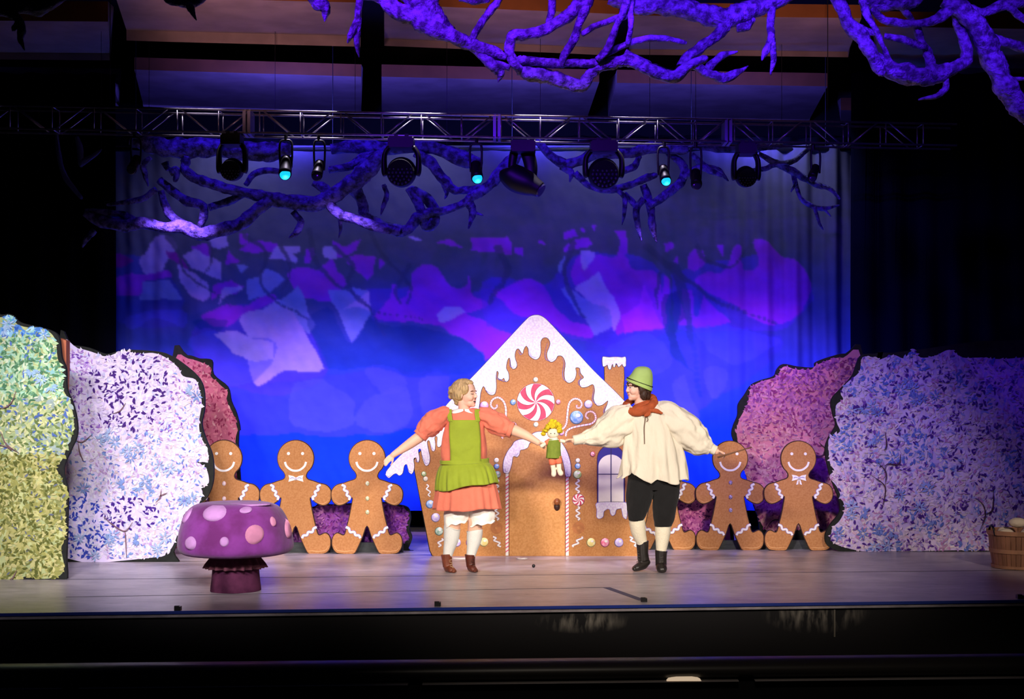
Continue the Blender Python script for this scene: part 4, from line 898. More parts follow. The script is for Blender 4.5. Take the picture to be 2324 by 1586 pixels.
# ------------------------------------------------------------ gingerbread house flat
h = Fr(870, 700, 2.734, 13.72); S = 2.734
def hc(x, y, z=0): v = h.p(x, y, z*S); v.z = max(v.z, 0.0); return v
hw = mat('house_biscuit', (198, 140, 86), 0.75, col2=(184, 124, 72), nscale=70, spec=0.25)
dw = mat('door_biscuit', (212, 154, 96), 0.75, col2=(198, 138, 80), nscale=60, spec=0.25)
red = mat('candy_red', (214, 66, 100), 0.5, noise_amt=0.25, nscale=18); pkd = mat('candy_dark_line', (120, 34, 60), 0.6)
house = thing('gingerbread_house', 'big painted gingerbread house flat with snow icing roof behind the two children', 'house', tuple(hc(945, 1600)))
eL = PL('15,1030 35,1050 60,1030 80,1022 100,1035 120,1020 130,975 148,968 158,1010 178,1025 192,985 188,935 204,925 215,955 224,930 216,880 233,872 245,930 262,972 282,965 289,925 278,870 272,825 288,822 302,878 318,880 322,840 318,800 336,795 335,850 352,856 368,820 372,770 390,742 410,735 440,748 452,720 470,715 490,738 510,715 540,700 560,720 580,715 590,640 598,575 604,520 622,482 645,520 665,535 690,530 700,490 698,430 704,388 716,400 712,430 735,440 748,430 760,454 778,440 776,400 762,370 770,320 785,308 795,365 815,373 829,350 815,300 822,260 840,250 862,280 870,256 885,232 900,250 905,290 940,315 965,305 976,270 975,210 992,182 1020,184 1036,220 1016,280 1025,320 1046,331 1070,315 1082,294 1112,298 1130,340 1124,400 1130,445 1155,461 1185,440 1196,400 1192,368 1218,370 1224,400 1244,428 1219,450 1226,486 1262,486 1300,470 1312,510 1305,560 1325,600 1360,596 1394,570 1386,605 1374,640 1385,690 1420,700 1440,660 1460,640 1490,690 1510,700 1540,720 1560,760 1590,800 1600,850 1625,855 1640,800 1655,830 1660,900 1690,920 1705,880 1715,930 1740,960 1760,930 1775,980 1800,1000 1820,980 1845,1010 1875,1020')
rooftop = PL('1882,1000 1850,940 1760,840 1640,720 1540,620 1430,508 1300,382 1200,272 1100,162 1040,98 1000,60 970,44 945,41 915,48 885,72 800,162 700,270 600,376 500,480 400,590 320,690 260,770 190,840 120,900 60,960 20,1010')
bodyp = PL('305,1532 290,1500 185,950 420,620 720,290 900,110 945,80 1000,110 1200,300 1480,620 1705,950 1590,1500 1578,1532 1578,1600 318,1600')
roof_full = [tuple(q) for q in cr(eL, 3)]+[tuple(q) for q in cr(rooftop, 3)]
bm = bmesh.new(); plate(bm, hc, grow(bodyp, 5), 0, 7); fin('backing_board', bm, outl, house)
bm = bmesh.new(); plate(bm, hc, bodyp, -1.0, -0.05); fin('wall_panel', bm, hw, house)
bm = bmesh.new(); plate(bm, hc, grow(roof_full, 3.2), -1.5, 3); fin('roof_outline', bm, mat('icing_outline', (58, 52, 96), 0.8), house)
snow = mat('roof_icing', (252, 248, 248), 0.7, col2=(232, 216, 234), nscale=55)
bm = bmesh.new(); plate(bm, hc, roof_full, -4.0, -1.5); roof = fin('icing_roof', bm, snow, house)
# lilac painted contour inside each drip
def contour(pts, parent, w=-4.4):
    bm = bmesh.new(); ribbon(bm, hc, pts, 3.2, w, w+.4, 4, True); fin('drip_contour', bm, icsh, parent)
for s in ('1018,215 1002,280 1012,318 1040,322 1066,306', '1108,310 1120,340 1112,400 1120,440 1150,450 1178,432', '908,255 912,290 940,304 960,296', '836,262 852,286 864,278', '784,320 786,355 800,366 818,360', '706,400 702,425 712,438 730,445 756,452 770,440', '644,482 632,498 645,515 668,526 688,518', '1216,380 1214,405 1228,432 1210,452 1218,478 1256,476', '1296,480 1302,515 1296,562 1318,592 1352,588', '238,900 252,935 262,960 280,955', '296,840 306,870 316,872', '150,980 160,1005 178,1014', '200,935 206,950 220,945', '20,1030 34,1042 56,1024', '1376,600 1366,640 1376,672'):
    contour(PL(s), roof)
# chimney
ch_poly = PL('1372,350 1492,350 1494,430 1490,500 1494,640 1480,660 1420,600 1376,540')
bm = bmesh.new(); plate(bm, hc, grow(ch_poly, 4), 1, 6); fin('chimney_board', bm, outl, house)
bm = bmesh.new(); plate(bm, hc, ch_poly, -0.6, 1); ch = fin('chimney', bm, hw, house)
cap = PL('1360,305 1372,300 1400,304 1440,301 1480,304 1502,302 1504,340 1502,358 1490,360 1482,345 1472,352 1460,362 1450,345 1442,340 1436,360 1428,362 1424,345 1416,352 1410,376 1398,374 1392,350 1384,352 1374,358 1362,355')
bm = bmesh.new(); plate(bm, hc, grow(cap, 4), -1.2, 2.5, 3); fin('chimney_icing_edge', bm, mat('icing_edge2', (70, 62, 90), 0.8), ch)
bm = bmesh.new(); plate(bm, hc, cap, -2.5, -1.2, 3); fin('chimney_icing', bm, snow, ch)
# door with candy cane posts
bm = bmesh.new(); plate(bm, hc, PL('782,1532 782,1000 800,930 850,870 920,838 960,830 1010,842 1080,880 1115,950 1126,1010 1126,1532'), -1.8, -1.0); door = fin('door', bm, dw, house)
for x in (779, 1128):
    bm = bmesh.new(); box(bm, hc(x-2, 1000, -2.0), hc(x+2, 1532, -1.0)); fin('door_line', bm, mat('line_brown', (140, 84, 46), 0.8), door)
bm = bmesh.new(); ball(bm, hc, (1077, 1228, -3), (19, 26, 5), 16, 10); fin('knob_plate', bm, mat('knob_shadow_brown', (52, 24, 14), 0.5), door, True)  # shadow below the knob, modelled as a dark oval
bm = bmesh.new(); ball(bm, hc, (1077, 1197, -9), (20, 22, 9), 18, 12); loft(bm, hc, [(1077, 1215, -4, 15, 5), (1077, 1200, -8, 14, 6)], 14, 2); fin('knob', bm, mat('knob_wood', (146, 84, 44), 0.35, noise_amt=0.3), door, True)
for xc in (768, 1141):
    bm = bmesh.new(); plate(bm, hc, [(xc-9, 1010), (xc+9, 1010), (xc+9, 1532), (xc-9, 1532)], -2.6, -1.0); cn = fin('candy_cane_post', bm, icing, house)
    bm = bmesh.new(); y = 1040
    while y < 1520:
        plate(bm, hc, [(xc-9, y+9), (xc+9, y-4), (xc+9, y+4), (xc-9, y+17)], -2.9, -2.6); y += 24
    fin('stripes', bm, mat('cane_pink', (232, 96, 130), 0.6), cn)
arch = PL('745,1005 747,945 772,885 800,850 815,826 850,812 890,808 930,775 965,765 1010,768 1050,785 1090,815 1128,868 1152,925 1163,985 1160,1035 1148,1042 1132,1038 1126,1000 1110,930 1095,900 1070,905 1058,880 1050,860 1030,870 1015,850 1000,835 980,850 962,842 950,832 920,826 905,838 895,862 870,874 850,878 843,905 830,920 812,915 802,925 797,960 786,1000 775,1020 756,1020')
bm = bmesh.new(); plate(bm, hc, grow(arch, 3), -3.0, -1.0, 3); fin('door_arch_edge', bm, mat('icing_edge3', (70, 54, 110), 0.8), house)
bm = bmesh.new(); plate(bm, hc, arch, -4.4, -3.0, 3); da = fin('door_arch_icing', bm, snow, house)
for s in ('756,990 758,1008 772,1010', '808,908 828,908 838,892', '1138,1000 1138,1026 1150,1030'): contour(PL(s), da, -4.8)
# window
win = [(1328, 1203), (1328, 935)]+[(1412-84*math.cos(a), 935-86*math.sin(a)) for a in np.linspace(0.1, PI-0.1, 18)]+[(1496, 935), (1496, 1203)]
bm = bmesh.new(); plate(bm, hc, grow(win, 4), -1.8, -1.0); wf = fin('window', bm, mat('window_outline', (84, 44, 40), 0.8), house)
bm = bmesh.new(); plate(bm, hc, win, -2.3, -1.8); fin('window_top', bm, mat('window_navy', (62, 56, 140), 0.8), wf)
pn = [(1334, 1203), (1334, 980)]+[(1412-78*math.cos(a), 980-74*math.sin(a)) for a in np.linspace(0.1, PI-0.1, 18)]+[(1490, 980), (1490, 1203)]
bm = bmesh.new(); plate(bm, hc, pn, -2.8, -2.3); fin('pane', bm, mat('window_cream', (252, 246, 226), 0.6, noise_amt=0.04), wf)
bm = bmesh.new(); plate(bm, hc, [(1409, 855), (1415, 855), (1415, 1203), (1409, 1203)], -3.3, -2.8); plate(bm, hc, [(1330, 1025), (1494, 1025), (1494, 1030), (1330, 1030)], -3.4, -2.8)
fin('glazing_bar', bm, mat('bar_navy', (60, 52, 100), 0.8), wf)
sill = PL('1324,1207 1420,1200 1510,1206 1512,1240 1508,1300 1498,1300 1488,1290 1482,1262 1476,1238 1466,1240 1452,1242 1442,1250 1436,1275 1420,1283 1410,1270 1406,1248 1392,1242 1376,1250 1366,1262 1362,1290 1340,1302 1325,1292 1326,1250')
bm = bmesh.new(); plate(bm, hc, grow(sill, 3), -2.8, -1.0, 3); fin('sill_icing_edge', bm, icsh, wf)
bm = bmesh.new(); plate(bm, hc, sill, -4.2, -2.8, 3); fin('sill_icing', bm, snow, wf)
# candies
def disc(name, x, y, r, m, w0=-2.2, w1=-1.0, parent=None): bm = bmesh.new(); plate(bm, hc, circ(x, y, r), w0, w1); return fin(name, bm, m, parent or house)
def mint(name, x, y, r, n=7, rim=True):
    disc(name+'_rim', x, y, r+3, pkd, -1.6)
    b = disc(name, x, y, r, icing, -2.3, -1.5)
    bm = bmesh.new(); ln = bmesh.new()
    for k in range(n):
        a0 = 2*PI*k/n+0.25; A = []; B = []
        for j in range(9):
            rr = r*0.985*j/8; tw = 0.75*(j/8)**1.2
            A.append((x+rr*math.cos(a0+tw), y+rr*math.sin(a0+tw))); B.append((x+rr*math.cos(a0+tw+PI/n), y+rr*math.sin(a0+tw+PI/n)))
        B2 = [(x+r*.985*math.cos(a0+.75+PI/n*q), y+r*.985*math.sin(a0+.75+PI/n*q)) for q in (.25, .5, .75)]
        plate(bm, hc, A+B2+B[:0:-1], -2.7, -2.3)
        if r > 60: ribbon(ln, hc, B[1:], 2.2, -3.0, -2.3, 3)
    fin('red_swirl', bm, red, b)
    if r > 60: fin('swirl_line', ln, pkd, b)
    else: ln.free()
    return b
mint('peppermint', 946, 581, 116)
mint('small_mint', 1210, 1186, 36); 
cpal = {'y': (238, 222, 140), 'p': (236, 110, 150), 'l': (190, 170, 240), 'b': (110, 160, 232), 'c': (240, 226, 200), 'g': (180, 206, 130), 'r': (226, 90, 110), 'k': (214, 140, 200), 't': (150, 190, 170)}
cm = {k: mat('gumdrop_'+k, v, 0.35, col2=tuple(min(255, int(c*.5+140)) for c in v), nscale=26) for k, v in cpal.items()}
for x, y, r, c in ((946,440,14,'c'),(806,580,16,'b'),(1086,578,14,'p'),(948,718,14,'c'),(627,602,26,'k'),(1273,592,24,'l'),(1200,674,40,'b'),(1107,770,15,'k'),(1300,902,14,'r'),(1477,822,12,'r'),(1207,942,13,'c'),(1207,976,16,'b'),(1205,1028,24,'g'),
    (1290,1450,26,'y'),(1376,1450,26,'p'),(1463,1450,26,'l'),(703,940,14,'c'),(704,978,15,'b'),(708,1028,20,'t'),(625,1447,26,'y'),(540,1450,24,'k'),(457,1450,24,'l'),(253,1024,14,'g'),(263,1055,14,'c'),(291,1212,24,'b'),(326,1295,26,'l'),(347,1380,24,'t')):
    disc('gumdrop_rim', x-2, y+2, r+2.5, mat('rim_'+c, tuple(int(v*.55) for v in cpal[c]), 0.7) if 'rim_'+c not in bpy.data.materials else bpy.data.materials['rim_'+c], -1.5)
    bm = bmesh.new(); ball(bm, hc, (x, y, -1.2), (r, r, r*0.12), 20, 12); g = fin('gumdrop', bm, cm[c], house, True)
    bm = bmesh.new(); plate(bm, hc, circ(x+r*.2, y-r*.3, r*.38, r*.3, 14), -1.2-r*.13, -1.2-r*.09); fin('highlight', bm, icing, g)
brown_ring = mat('faint_biscuit_disc', (188, 120, 72), 0.8, noise_amt=0.2, nscale=30)
for x in (702, 1210): disc('biscuit_disc', x, 1360, 38, brown_ring, -1.3); disc('biscuit_centre', x, 1360, 8, hw, -1.6)
def zig(x, y, hgt, wd, tilt=0.0, n=5, m=None, name='ribbon_candy'):
    pts = [(x+(wd/2 if i % 2 else -wd/2)*0.62+tilt*(i/(2*n)-.5)*hgt, y-hgt/2+hgt*i/(2*n)) for i in range(0, 2*n+1)]
    pts = [(x+math.sin(i*PI/2)*wd/2.4+tilt*(i/(2.0*n)-.5)*hgt, y-hgt/2+hgt*i/(2.0*n)) for i in range(0, 2*n+1)]
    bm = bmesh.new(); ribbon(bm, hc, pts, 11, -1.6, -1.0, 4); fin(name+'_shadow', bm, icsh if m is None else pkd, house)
    bm = bmesh.new(); ribbon(bm, hc, pts, 8, -2.6, -1.6, 4); return fin(name, bm, icing, house)
zig(1205, 1102, 84, 26); zig(1207, 1270, 84, 26); zig(705, 1102, 84, 26); zig(705, 1270, 84, 26)
zig(1205, 1447, 62, 30, -.8, 4); zig(705, 1446, 62, 30, .8, 4); zig(1552, 1447, 62, 30, .8, 4); zig(352, 1452, 50, 30, -.4, 3); zig(280, 1128, 74, 22, .3, 4, red)
def cane(name, pts):
    q = cr(PL(pts), 8); bm = bmesh.new(); ribbon(bm, hc, [tuple(x) for x in q], 15, -1.5, -1.0, 1); fin(name+'_outline', bm, pkd, house)
    bm = bmesh.new(); ribbon(bm, hc, [tuple(x) for x in q], 11, -2.4, -1.5, 1); b = fin(name, bm, icing, house)
    bm = bmesh.new()
    for i in range(2, len(q)-2, 3):
        t = q[i+1]-q[i-1]; t = t/(np.linalg.norm(t)+1e-9); s = np.array((-t[1], t[0]))
        plate(bm, hc, [tuple(q[i]+s*5.3-t*2), tuple(q[i]-s*5.3+t*2), tuple(q[i]-s*5.3+t*5), tuple(q[i]+s*5.3+t*1)], -2.8, -2.4)
    fin('stripes', bm, bpy.data.materials['cane_pink'], b); return b
cane('swirl_cane', '760,672 760,620 745,575 712,552 678,566 667,598 684,620 704,612 704,595')
cane('swirl_cane', '1092,752 1118,742 1135,715 1140,680 1146,620 1158,580 1186,560 1216,567 1231,592 1222,614 1202,614 1200,598')
cane('swirl_cane', '1132,792 1138,762 1170,740 1230,726 1290,714 1316,688 1312,655 1290,639 1264,646 1256,668 1272,684')
cane('swirl_cane', '742,806 736,790 760,780 800,770 822,740 818,715 800,710')

# ------------------------------------------------------------ mushroom stool
mf = Fr(534, 0, 1.0, 11.3); mk = mf.k
z_ = lambda py: H+(HY-py)/F*11.3
mush = thing('mushroom_stool', 'purple spotted toadstool seat with frilled collar at the front of the stage', 'mushroom', tuple(Vector((mf.p(0, 0).x, 11.3, 0))))
mcx = mf.p(0, 0).x
prof = cr([(0.1, 1141), (40, 1140), (70, 1140), (92, 1146), (106, 1158), (118, 1180), (126, 1206), (130, 1228), (129, 1244), (120, 1253), (104, 1256), (60, 1254), (34, 1250)], 6)
def rev(bm, pr, seg=56, mod=None):
    rows = []
    for r, py in pr:
        row = []
        for k in range(seg):
            a = 2*PI*k/seg; rr = r*mk*(mod(a, py) if mod else 1); row.append(bm.verts.new((mcx+rr*math.cos(a), 11.3+rr*math.sin(a), z_(py))))
        rows.append(row)
    for x, y in zip(rows, rows[1:]):
        for k in range(seg): bm.faces.new((x[k], x[(k+1) % seg], y[(k+1) % seg], y[k]))
    return rows
def wob(a, py): return 1+0.012*math.sin(3*a+py*.02)+0.008*math.sin(7*a)
bm = bmesh.new(); rows = rev(bm, [tuple(p) for p in prof], 64, wob); bm.faces.new(rows[0])
capm = mat('cap_fabric', (140, 62, 152), 0.85, col2=(112, 44, 112), nscale=5, bump=0.25, bscale=18, spec=0.15, sheen=0.2)
cap_o = fin('cap', bm, capm, mush, True)
pr_y = [p[1] for p in prof]; pr_r = [p[0] for p in prof]
def Rat(py):
    o = [(p[1], p[0]) for p in prof if p[0] > 60][:0] or sorted([(prof[i][1], prof[i][0]) for i in range(len(prof)) if i < 55])
    return float(np.interp(py, [a for a, _ in o], [b for _, b in o]))
spotm = mat('spot_lilac', (206, 150, 214), 0.8, noise_amt=0.18, nscale=10); spotp = mat('spot_rose', (212, 138, 172), 0.8, noise_amt=0.18, nscale=10)
def cap_spot(px, py, rx, ry, rot=0, m=None):
    bm = bmesh.new(); rings = []
    for j in range(6):
        ring = []
        for k in range(20):
            a = 2*PI*k/20; q = j/5; ex = rx*q*math.cos(a); ey = ry*q*math.sin(a); x = px-534+ex*math.cos(rot)-ey*math.sin(rot); y = py+ex*math.sin(rot)+ey*math.cos(rot)
            y = max(y, 1141.5); R = Rat(y)+0.5; x = max(min(x, R*.995), -R*.995); dz = math.sqrt(max(R*R-x*x, 0)); l = 1+(0.030*(1-q**4)+0.012*(q < .99)-(0.012 if j == 5 else 0))
            ring.append(bm.verts.new((mcx+x*mk*l, 11.3-dz*mk*l, z_(y)+0.002)))
        rings.append(ring)
    c = bm.verts.new(sum((v.co for v in rings[1]), Vector())/20)
    for a, b in zip(rings[1:], rings[2:]):
        for k in range(20): bm.faces.new((a[k], a[(k+1) % 20], b[(k+1) % 20], b[k]))
    for k in range(20): bm.faces.new((c, rings[1][(k+1) % 20], rings[1][k]))
    for v in rings[0]: bm.verts.remove(v)
    o = fin('cap_spot', bm, m or spotm, cap_o, True); return o
for a in ((507,1157,28,17,-.1,0),(575,1151,13,7,0,0),(597,1203,20,22,0,1),(455,1223,14,15,0,0),(535,1217,11,12,0,0),(630,1178,5,12,-.3,1),(437,1166,7,20,.55,0),(657,1197,4,22,-.15,1)):
    cap_spot(*a[:5], spotp if a[5] else spotm)
bm = bmesh.new(); rr = []
for k in range(24):
    a = 2*PI*k/24; rr.append((mcx+(575-534+46*math.cos(a))*mk, 11.3-0.12+.12*math.sin(a), z_(1139.6)))
A = [bm.verts.new(p) for p in rr]; B = [bm.verts.new((p[0], p[1], p[2]-0.01)) for p in rr]; bm.faces.new(A); bm.faces.new(B[::-1])
for k in range(24): bm.faces.new((A[k], A[(k+1) % 24], B[(k+1) % 24], B[k]))
fin('cap_spot', bm, spotm, cap_o)
def pleat(a, py): t = min(max((py-1256)/32, 0), 1); return 1+t*(0.085*math.sin(21*a+.6*math.sin(5*a))+0.03*math.sin(11*a+1))
bm = bmesh.new(); rev(bm, [(48, 1250), (52, 1258), (58, 1268), (64, 1278), (67, 1287)], 156, pleat)
solid(fin('frill', bm, mat('frill_fabric', (104, 54, 70), 0.9, noise_amt=0.3, nscale=20), mush, True), 0.006)
bm = bmesh.new(); rows = rev(bm, [tuple(p) for p in cr([(46, 1248), (50, 1262), (52, 1280), (53, 1300), (55, 1320), (57, 1334), (56, 1340), (50, 1343)], 3)], 40, wob); bm.faces.new(rows[-1]); 
for v in bm.verts:
    if v.co.z < 0.02: v.co.z = max(v.co.z-0.013, 0)
mn = min(v.co.z for v in bm.verts)
for v in bm.verts: v.co.z -= mn*(1 if v.co.z < 0.1 else 0)
fin('stem', bm, mat('stem_fabric', (92, 44, 72), 0.85, col2=(56, 22, 44), nscale=6, spec=0.1), mush, True)

# ------------------------------------------------------------ bushel basket of loaves
bd = 12.8; bcx = (2308-CX)/F*bd; bk_ = bd/F; hb = 85*bk_
bask = thing('bushel_basket', 'wooden bushel basket of white loaves at the right edge of the stage', 'basket', (bcx, bd, 0))
slatm = mat('basket_wood', (176, 122, 92), 0.7, noise_amt=0.4, nscale=10, dist=(1, 1, .3)); bandm = mat('basket_band', (196, 142, 108), 0.7, noise_amt=0.3, nscale=8)
R0b, R1b = 0.205, 0.248
for k in range(34):
    a = 2*PI*k/34; bm = bmesh.new(); da = PI/34*.9
    pts = []
    for z, R in ((0, R0b), (hb*.5, (R0b+R1b)/2+.006), (hb, R1b)):
        for q in (-da, 0, da):
            pts.append(bm.verts.new((bcx+R*math.cos(a+q), bd+R*math.sin(a+q), z)))
        for q in (da, -da):
            pts.append(bm.verts.new((bcx+(R-.005)*math.cos(a+q), bd+(R-.005)*math.sin(a+q), z)))
    for L in range(2):
        for j in range(5): bm.faces.new((pts[L*5+j], pts[L*5+(j+1) % 5], pts[L*5+5+(j+1) % 5], pts[L*5+5+j]))
    bm.faces.new(pts[:5]); bm.faces.new(pts[10:]); fin('slat', bm, slatm, bask)
for z0, z1 in ((hb-.035, hb+.004), (hb*.42, hb*.42+.035), (0.004, .03)):
    bm = bmesh.new(); rows = []
    for z, e in ((z0, .002), (z0, .010), (z1, .010), (z1, .002)):
        R = R0b+(R1b-R0b)*(z/hb)+e+.003; rows.append([bm.verts.new((bcx+R*math.cos(2*PI*k/48), bd+R*math.sin(2*PI*k/48), z)) for k in range(48)])
    for i in range(4):
        x, y = rows[i], rows[(i+1) % 4]
        for k in range(48): bm.faces.new((x[k], x[(k+1) % 48], y[(k+1) % 48], y[k]))
    fin('band', bm, bandm, bask)
bm = bmesh.new(); box(bm, (bcx-.12, bd-.12, .004), (bcx+.12, bd+.12, .012)); cyl(bm, (bcx, bd, .004), (bcx, bd, .014), R0b-.008, 32); fin('bottom', bm, slatm, bask)
bm = bmesh.new(); conv = lambda x, y, z: Vector((x, z, y))
loft(bm, conv, [(bcx-R1b+.02, hb-.04, bd-.10, .003), (bcx-R1b+.005, hb+.03, bd-.09, .003), (bcx-R1b+.01, hb+.035, bd, .003), (bcx-R1b+.02, hb-.04, bd+.08, .003)], 8, 5); fin('wire_handle', bm, M['dark'], bask, True)
loafm = mat('loaf_white', (246, 226, 200), 0.8, noise_amt=0.12, nscale=12, bump=.3, bscale=30)
for i, (dx, dy, dz, r, rz) in enumerate(((-.12, -.07, .0, .066, .3), (.07, -.12, .0, .068, -.2), (.12, .06, .0, .066, 1.0), (-.07, .11, .0, .066, .5), (.0, -.02, .088, .072, .1))):
    bm = bmesh.new(); cv = lambda x, y, z: Vector((x*math.cos(rz)-z*math.sin(rz), x*math.sin(rz)+z*math.cos(rz), -y)); ball(bm, cv, (0, 0, 0), (r*1.15, r*.62, r*.8), 20, 14)
    for v in bm.verts: v.co *= 1+.06*noise.noise(v.co*22)
    o = fin('bread_loaf', bm, loafm, None, True); o.location = (bcx+dx, bd+dy, hb-.02+dz)
    tag(o, ('round white loaf nearest the left rim of the bushel basket', 'round white loaf at the front of the bushel basket', 'round white loaf at the back right of the bushel basket', 'round white loaf at the back left of the bushel basket', 'round white loaf on top of the others in the bushel basket')[i], 'bread', 'loaves in the bushel basket')
# ------------------------------------------------------------ the two actors and their doll
skin = mat('skin', (236, 184, 158), 0.5, spec=0.35, noise_amt=0.06, nscale=12); lipm = mat('lips', (186, 70, 70), 0.4); mouthm = mat('mouth_inside', (74, 20, 20), 0.6)
darkm = mat('lash_dark', (42, 26, 22), 0.5); eyew = mat('eye_white', (240, 236, 230), 0.3); teethm = mat('teeth', (245, 240, 230), 0.3)
def fold(amp, fq, vfq=3, seed=0.0):
    """Soft cloth folds running along a lofted tube."""
    return lambda q, t: 1+amp*noise.noise(Vector((math.cos(q)*fq+seed, math.sin(q)*fq, t*vfq+seed)))+amp*.5*noise.noise(Vector((math.cos(q)*fq*2.3, math.sin(q)*fq*2.3+seed, t*vfq*2)))
def headframe(fr, u, v, w, yaw, pitch, roll, size=1.0):
    """Local head coordinates in metres: x forward, y to the head's left, z up; origin at the chin line."""
    o = fr.p(u, v, w); R = Matrix.Rotation(yaw, 3, 'Z') @ Matrix.Rotation(pitch, 3, 'Y') @ Matrix.Rotation(roll, 3, 'X')
    return lambda x, y, z: o+R @ Vector((x, y, z))*size
def ell(bm, hf, c, r, seg=20, ring=14):
    ball(bm, lambda a, b, d: hf(c[0]+a, c[1]+d, c[2]-b), (0, 0, 0), (r[0], r[2], r[1]), seg, ring)
def chain(bm, conv, pts, n=4, seg=18):
    """Round limb through points (u, v, w, r) with rounded ends."""
    loft(bm, conv, pts, seg, n); ball(bm, conv, pts[0][:3], pts[0][3]*.98, 10, 8); ball(bm, conv, pts[-1][:3], pts[-1][3]*.98, 10, 8)
def head(bm, hf, smile=False):
    ell(bm, hf, (-.012, 0, .150), (.093, .074, .082)); ell(bm, hf, (.022, 0, .108), (.066, .062, .092)); ell(bm, hf, (.040, 0, .040), (.044, .044, .036))
    ell(bm, hf, (.066, 0, .022), (.020, .022, .017)); ell(bm, hf, (.05, .030, .082), (.034, .026, .030)); ell(bm, hf, (.05, -.030, .082), (.034, .026, .030))
    ell(bm, hf, (.072, 0, .142), (.016, .046, .012)); ell(bm, hf, (0, 0, .05), (.055, .05, .045))
    ball_pts = [(.078, .134, .008), (.086, .118, .0085), (.093, .106, .009), (.0985, .096, .0095), (.101, .090, .009)]
    for x, z, r in ball_pts: ell(bm, hf, (x, 0, z), (r, r*.9, r), 12, 8)
    ell(bm, hf, (.092, 0, .086), (.012, .013, .007), 12, 8)
    for s in (-1, 1):
        ell(bm, hf, (-.006, s*.074, .108), (.017, .009, .030), 12, 8)
    ell(bm, hf, (.082, 0, .060), (.011, .020, .006), 12, 8); ell(bm, hf, (.079, 0, .041 if smile else .048), (.010, .018, .006), 12, 8)
def hand(bm, conv, wrist, d, up, side, k, curl=0.5, pose=None):
    """Palm with four unequal bent fingers and a thumb from its side. d: pointing way, up: back of the hand, side: thumb side; k: hand length in units."""
    d = Vector(d).normalized(); side = Vector(side).normalized(); up = Vector(up).normalized(); wv = Vector(wrist)
    P = lambda a, b, c: tuple(wv+d*a*k+side*b*k+up*c*k)
    for b in (-.17, -.055, .055, .17):
        chain(bm, conv, [P(0.0, b*.55, 0)+(.095*k,), P(.25, b*.85, .02)+(.09*k,), P(.50, b, .0)+(.075*k,)])
    for b, L, c0 in ((.17, .40, curl*.9), (.058, .46, curl), (-.055, .43, curl*1.1), (-.165, .34, curl*1.2)):
        a0 = 0.5; pts = [(P(a0, b, 0)+(.062*k,))]; ang = c0*.45; x, z = a0, 0.0
        for s_, f in ((.42, 1), (.32, 1.9), (.26, 2.6)):
            an = c0*f*.62; x += L*s_*math.cos(an); z -= L*s_*math.sin(an); pts.append(P(x, b*(1+.15*(1-curl)), z)+((.056 if s_ > .3 else .048)*k,))
        chain(bm, conv, pts, 3, 8)
    chain(bm, conv, [P(.10, .18, -.02)+(.075*k,), P(.28, .30, -.06)+(.068*k,), P(.44, .33, -.14)+(.058*k,), P(.56, .29, -.2)+(.048*k,)], 3, 8)
def eyes(hf, parent, closed=False, iris=(70, 90, 110), z=.117):
    for s in (-1, 1):
        bm = bmesh.new(); ell(bm, hf, (.074, s*.030, z), (.011, .0135, .007), 12, 8); e = fin('eye', bm, skin if closed else eyew, parent, True)
        bm = bmesh.new(); ell(bm, hf, (.0835, s*.031, z-.001), (.003, .0055, .0055), 10, 8)
        if not closed: fin('iris', bm, darkm, e, True)
        else: bm.free()
        bm = bmesh.new()
        for j in range(15):
            t = j/14-.5; ell(bm, hf, (.0845-.012*abs(t)*1.6, s*.031+t*.029, z+(-.005 if closed else .006)-abs(t)*.004*(-1 if closed else 1)), (.003, .0032, .0022), 8, 6)
        fin('eyelash', bm, darkm, e, True)
        bm = bmesh.new()
        for j in range(15):
            t = j/14-.5; ell(bm, hf, (.086-.014*abs(t)*1.6, s*.033+t*.036, z+.021-t*t*.02), (.003, .004, .0028), 8, 6)
        fin('eyebrow', bm, mat('brow', (110, 72, 44), 0.8) if 'brow' not in bpy.data.materials else bpy.data.materials['brow'], e, True)

# ---- girl
g = Fr(860, 840, 3.305, 12.5); gp = lambda u, v, w=0: g.p(u, v, w)
def gpz(u, v, w=0): p = g.p(u, v, w); p.z = max(p.z, 0.003); return p
girl = thing('person', 'person in coral dress and lime apron, arms spread, blond hair in a bun', 'person', tuple(gp(640, 0)*1))
girl.location.z = 0; bpy.context.view_layer.update()
gh = headframe(g, 652, 283, 2, math.radians(-24), math.radians(-2), 0, 1.05)
bm = bmesh.new()
loft(bm, gp, [(630, 225, 4, 44, 44), (636, 270, 6, 42, 42), (642, 320, 8, 52, 46), (645, 350, 8, 110, 60), (648, 420, 4, 118, 78), (650, 520, 0, 112, 80), (652, 640, 0, 112, 78), (656, 740, 0, 145, 92), (658, 830, 4, 140, 90), (660, 870, 6, 60, 50)], 26)
chain(bm, gp, [(598, 790, 0, 78), (580, 960, -6, 72), (566, 1100, -10, 60), (558, 1150, -12, 56), (550, 1200, -4, 56), (542, 1260, 2, 52), (524, 1340, 4, 38), (514, 1400, 4, 30), (510, 1440, 4, 32)])
chain(bm, gp, [(730, 790, 0, 78), (730, 960, 6, 70), (722, 1100, 8, 60), (720, 1155, 6, 54), (718, 1205, 12, 54), (713, 1270, 16, 50), (698, 1345, 14, 36), (688, 1400, 12, 29), (684, 1440, 12, 31)])
chain(bm, gp, [(545, 345, 6, 50), (480, 370, 4, 50), (400, 430, 0, 46), (335, 478, -6, 44), (290, 510, -10, 42), (220, 560, -16, 37), (150, 607, -22, 28), (108, 636, -26, 23)])
chain(bm, gp, [(740, 345, 6, 50), (820, 370, 2, 50), (900, 405, -6, 46), (985, 440, -14, 44), (1040, 460, -18, 41), (1110, 492, -26, 34), (1175, 530, -34, 25), (1190, 540, -36, 24)])
head(bm, gh, True)
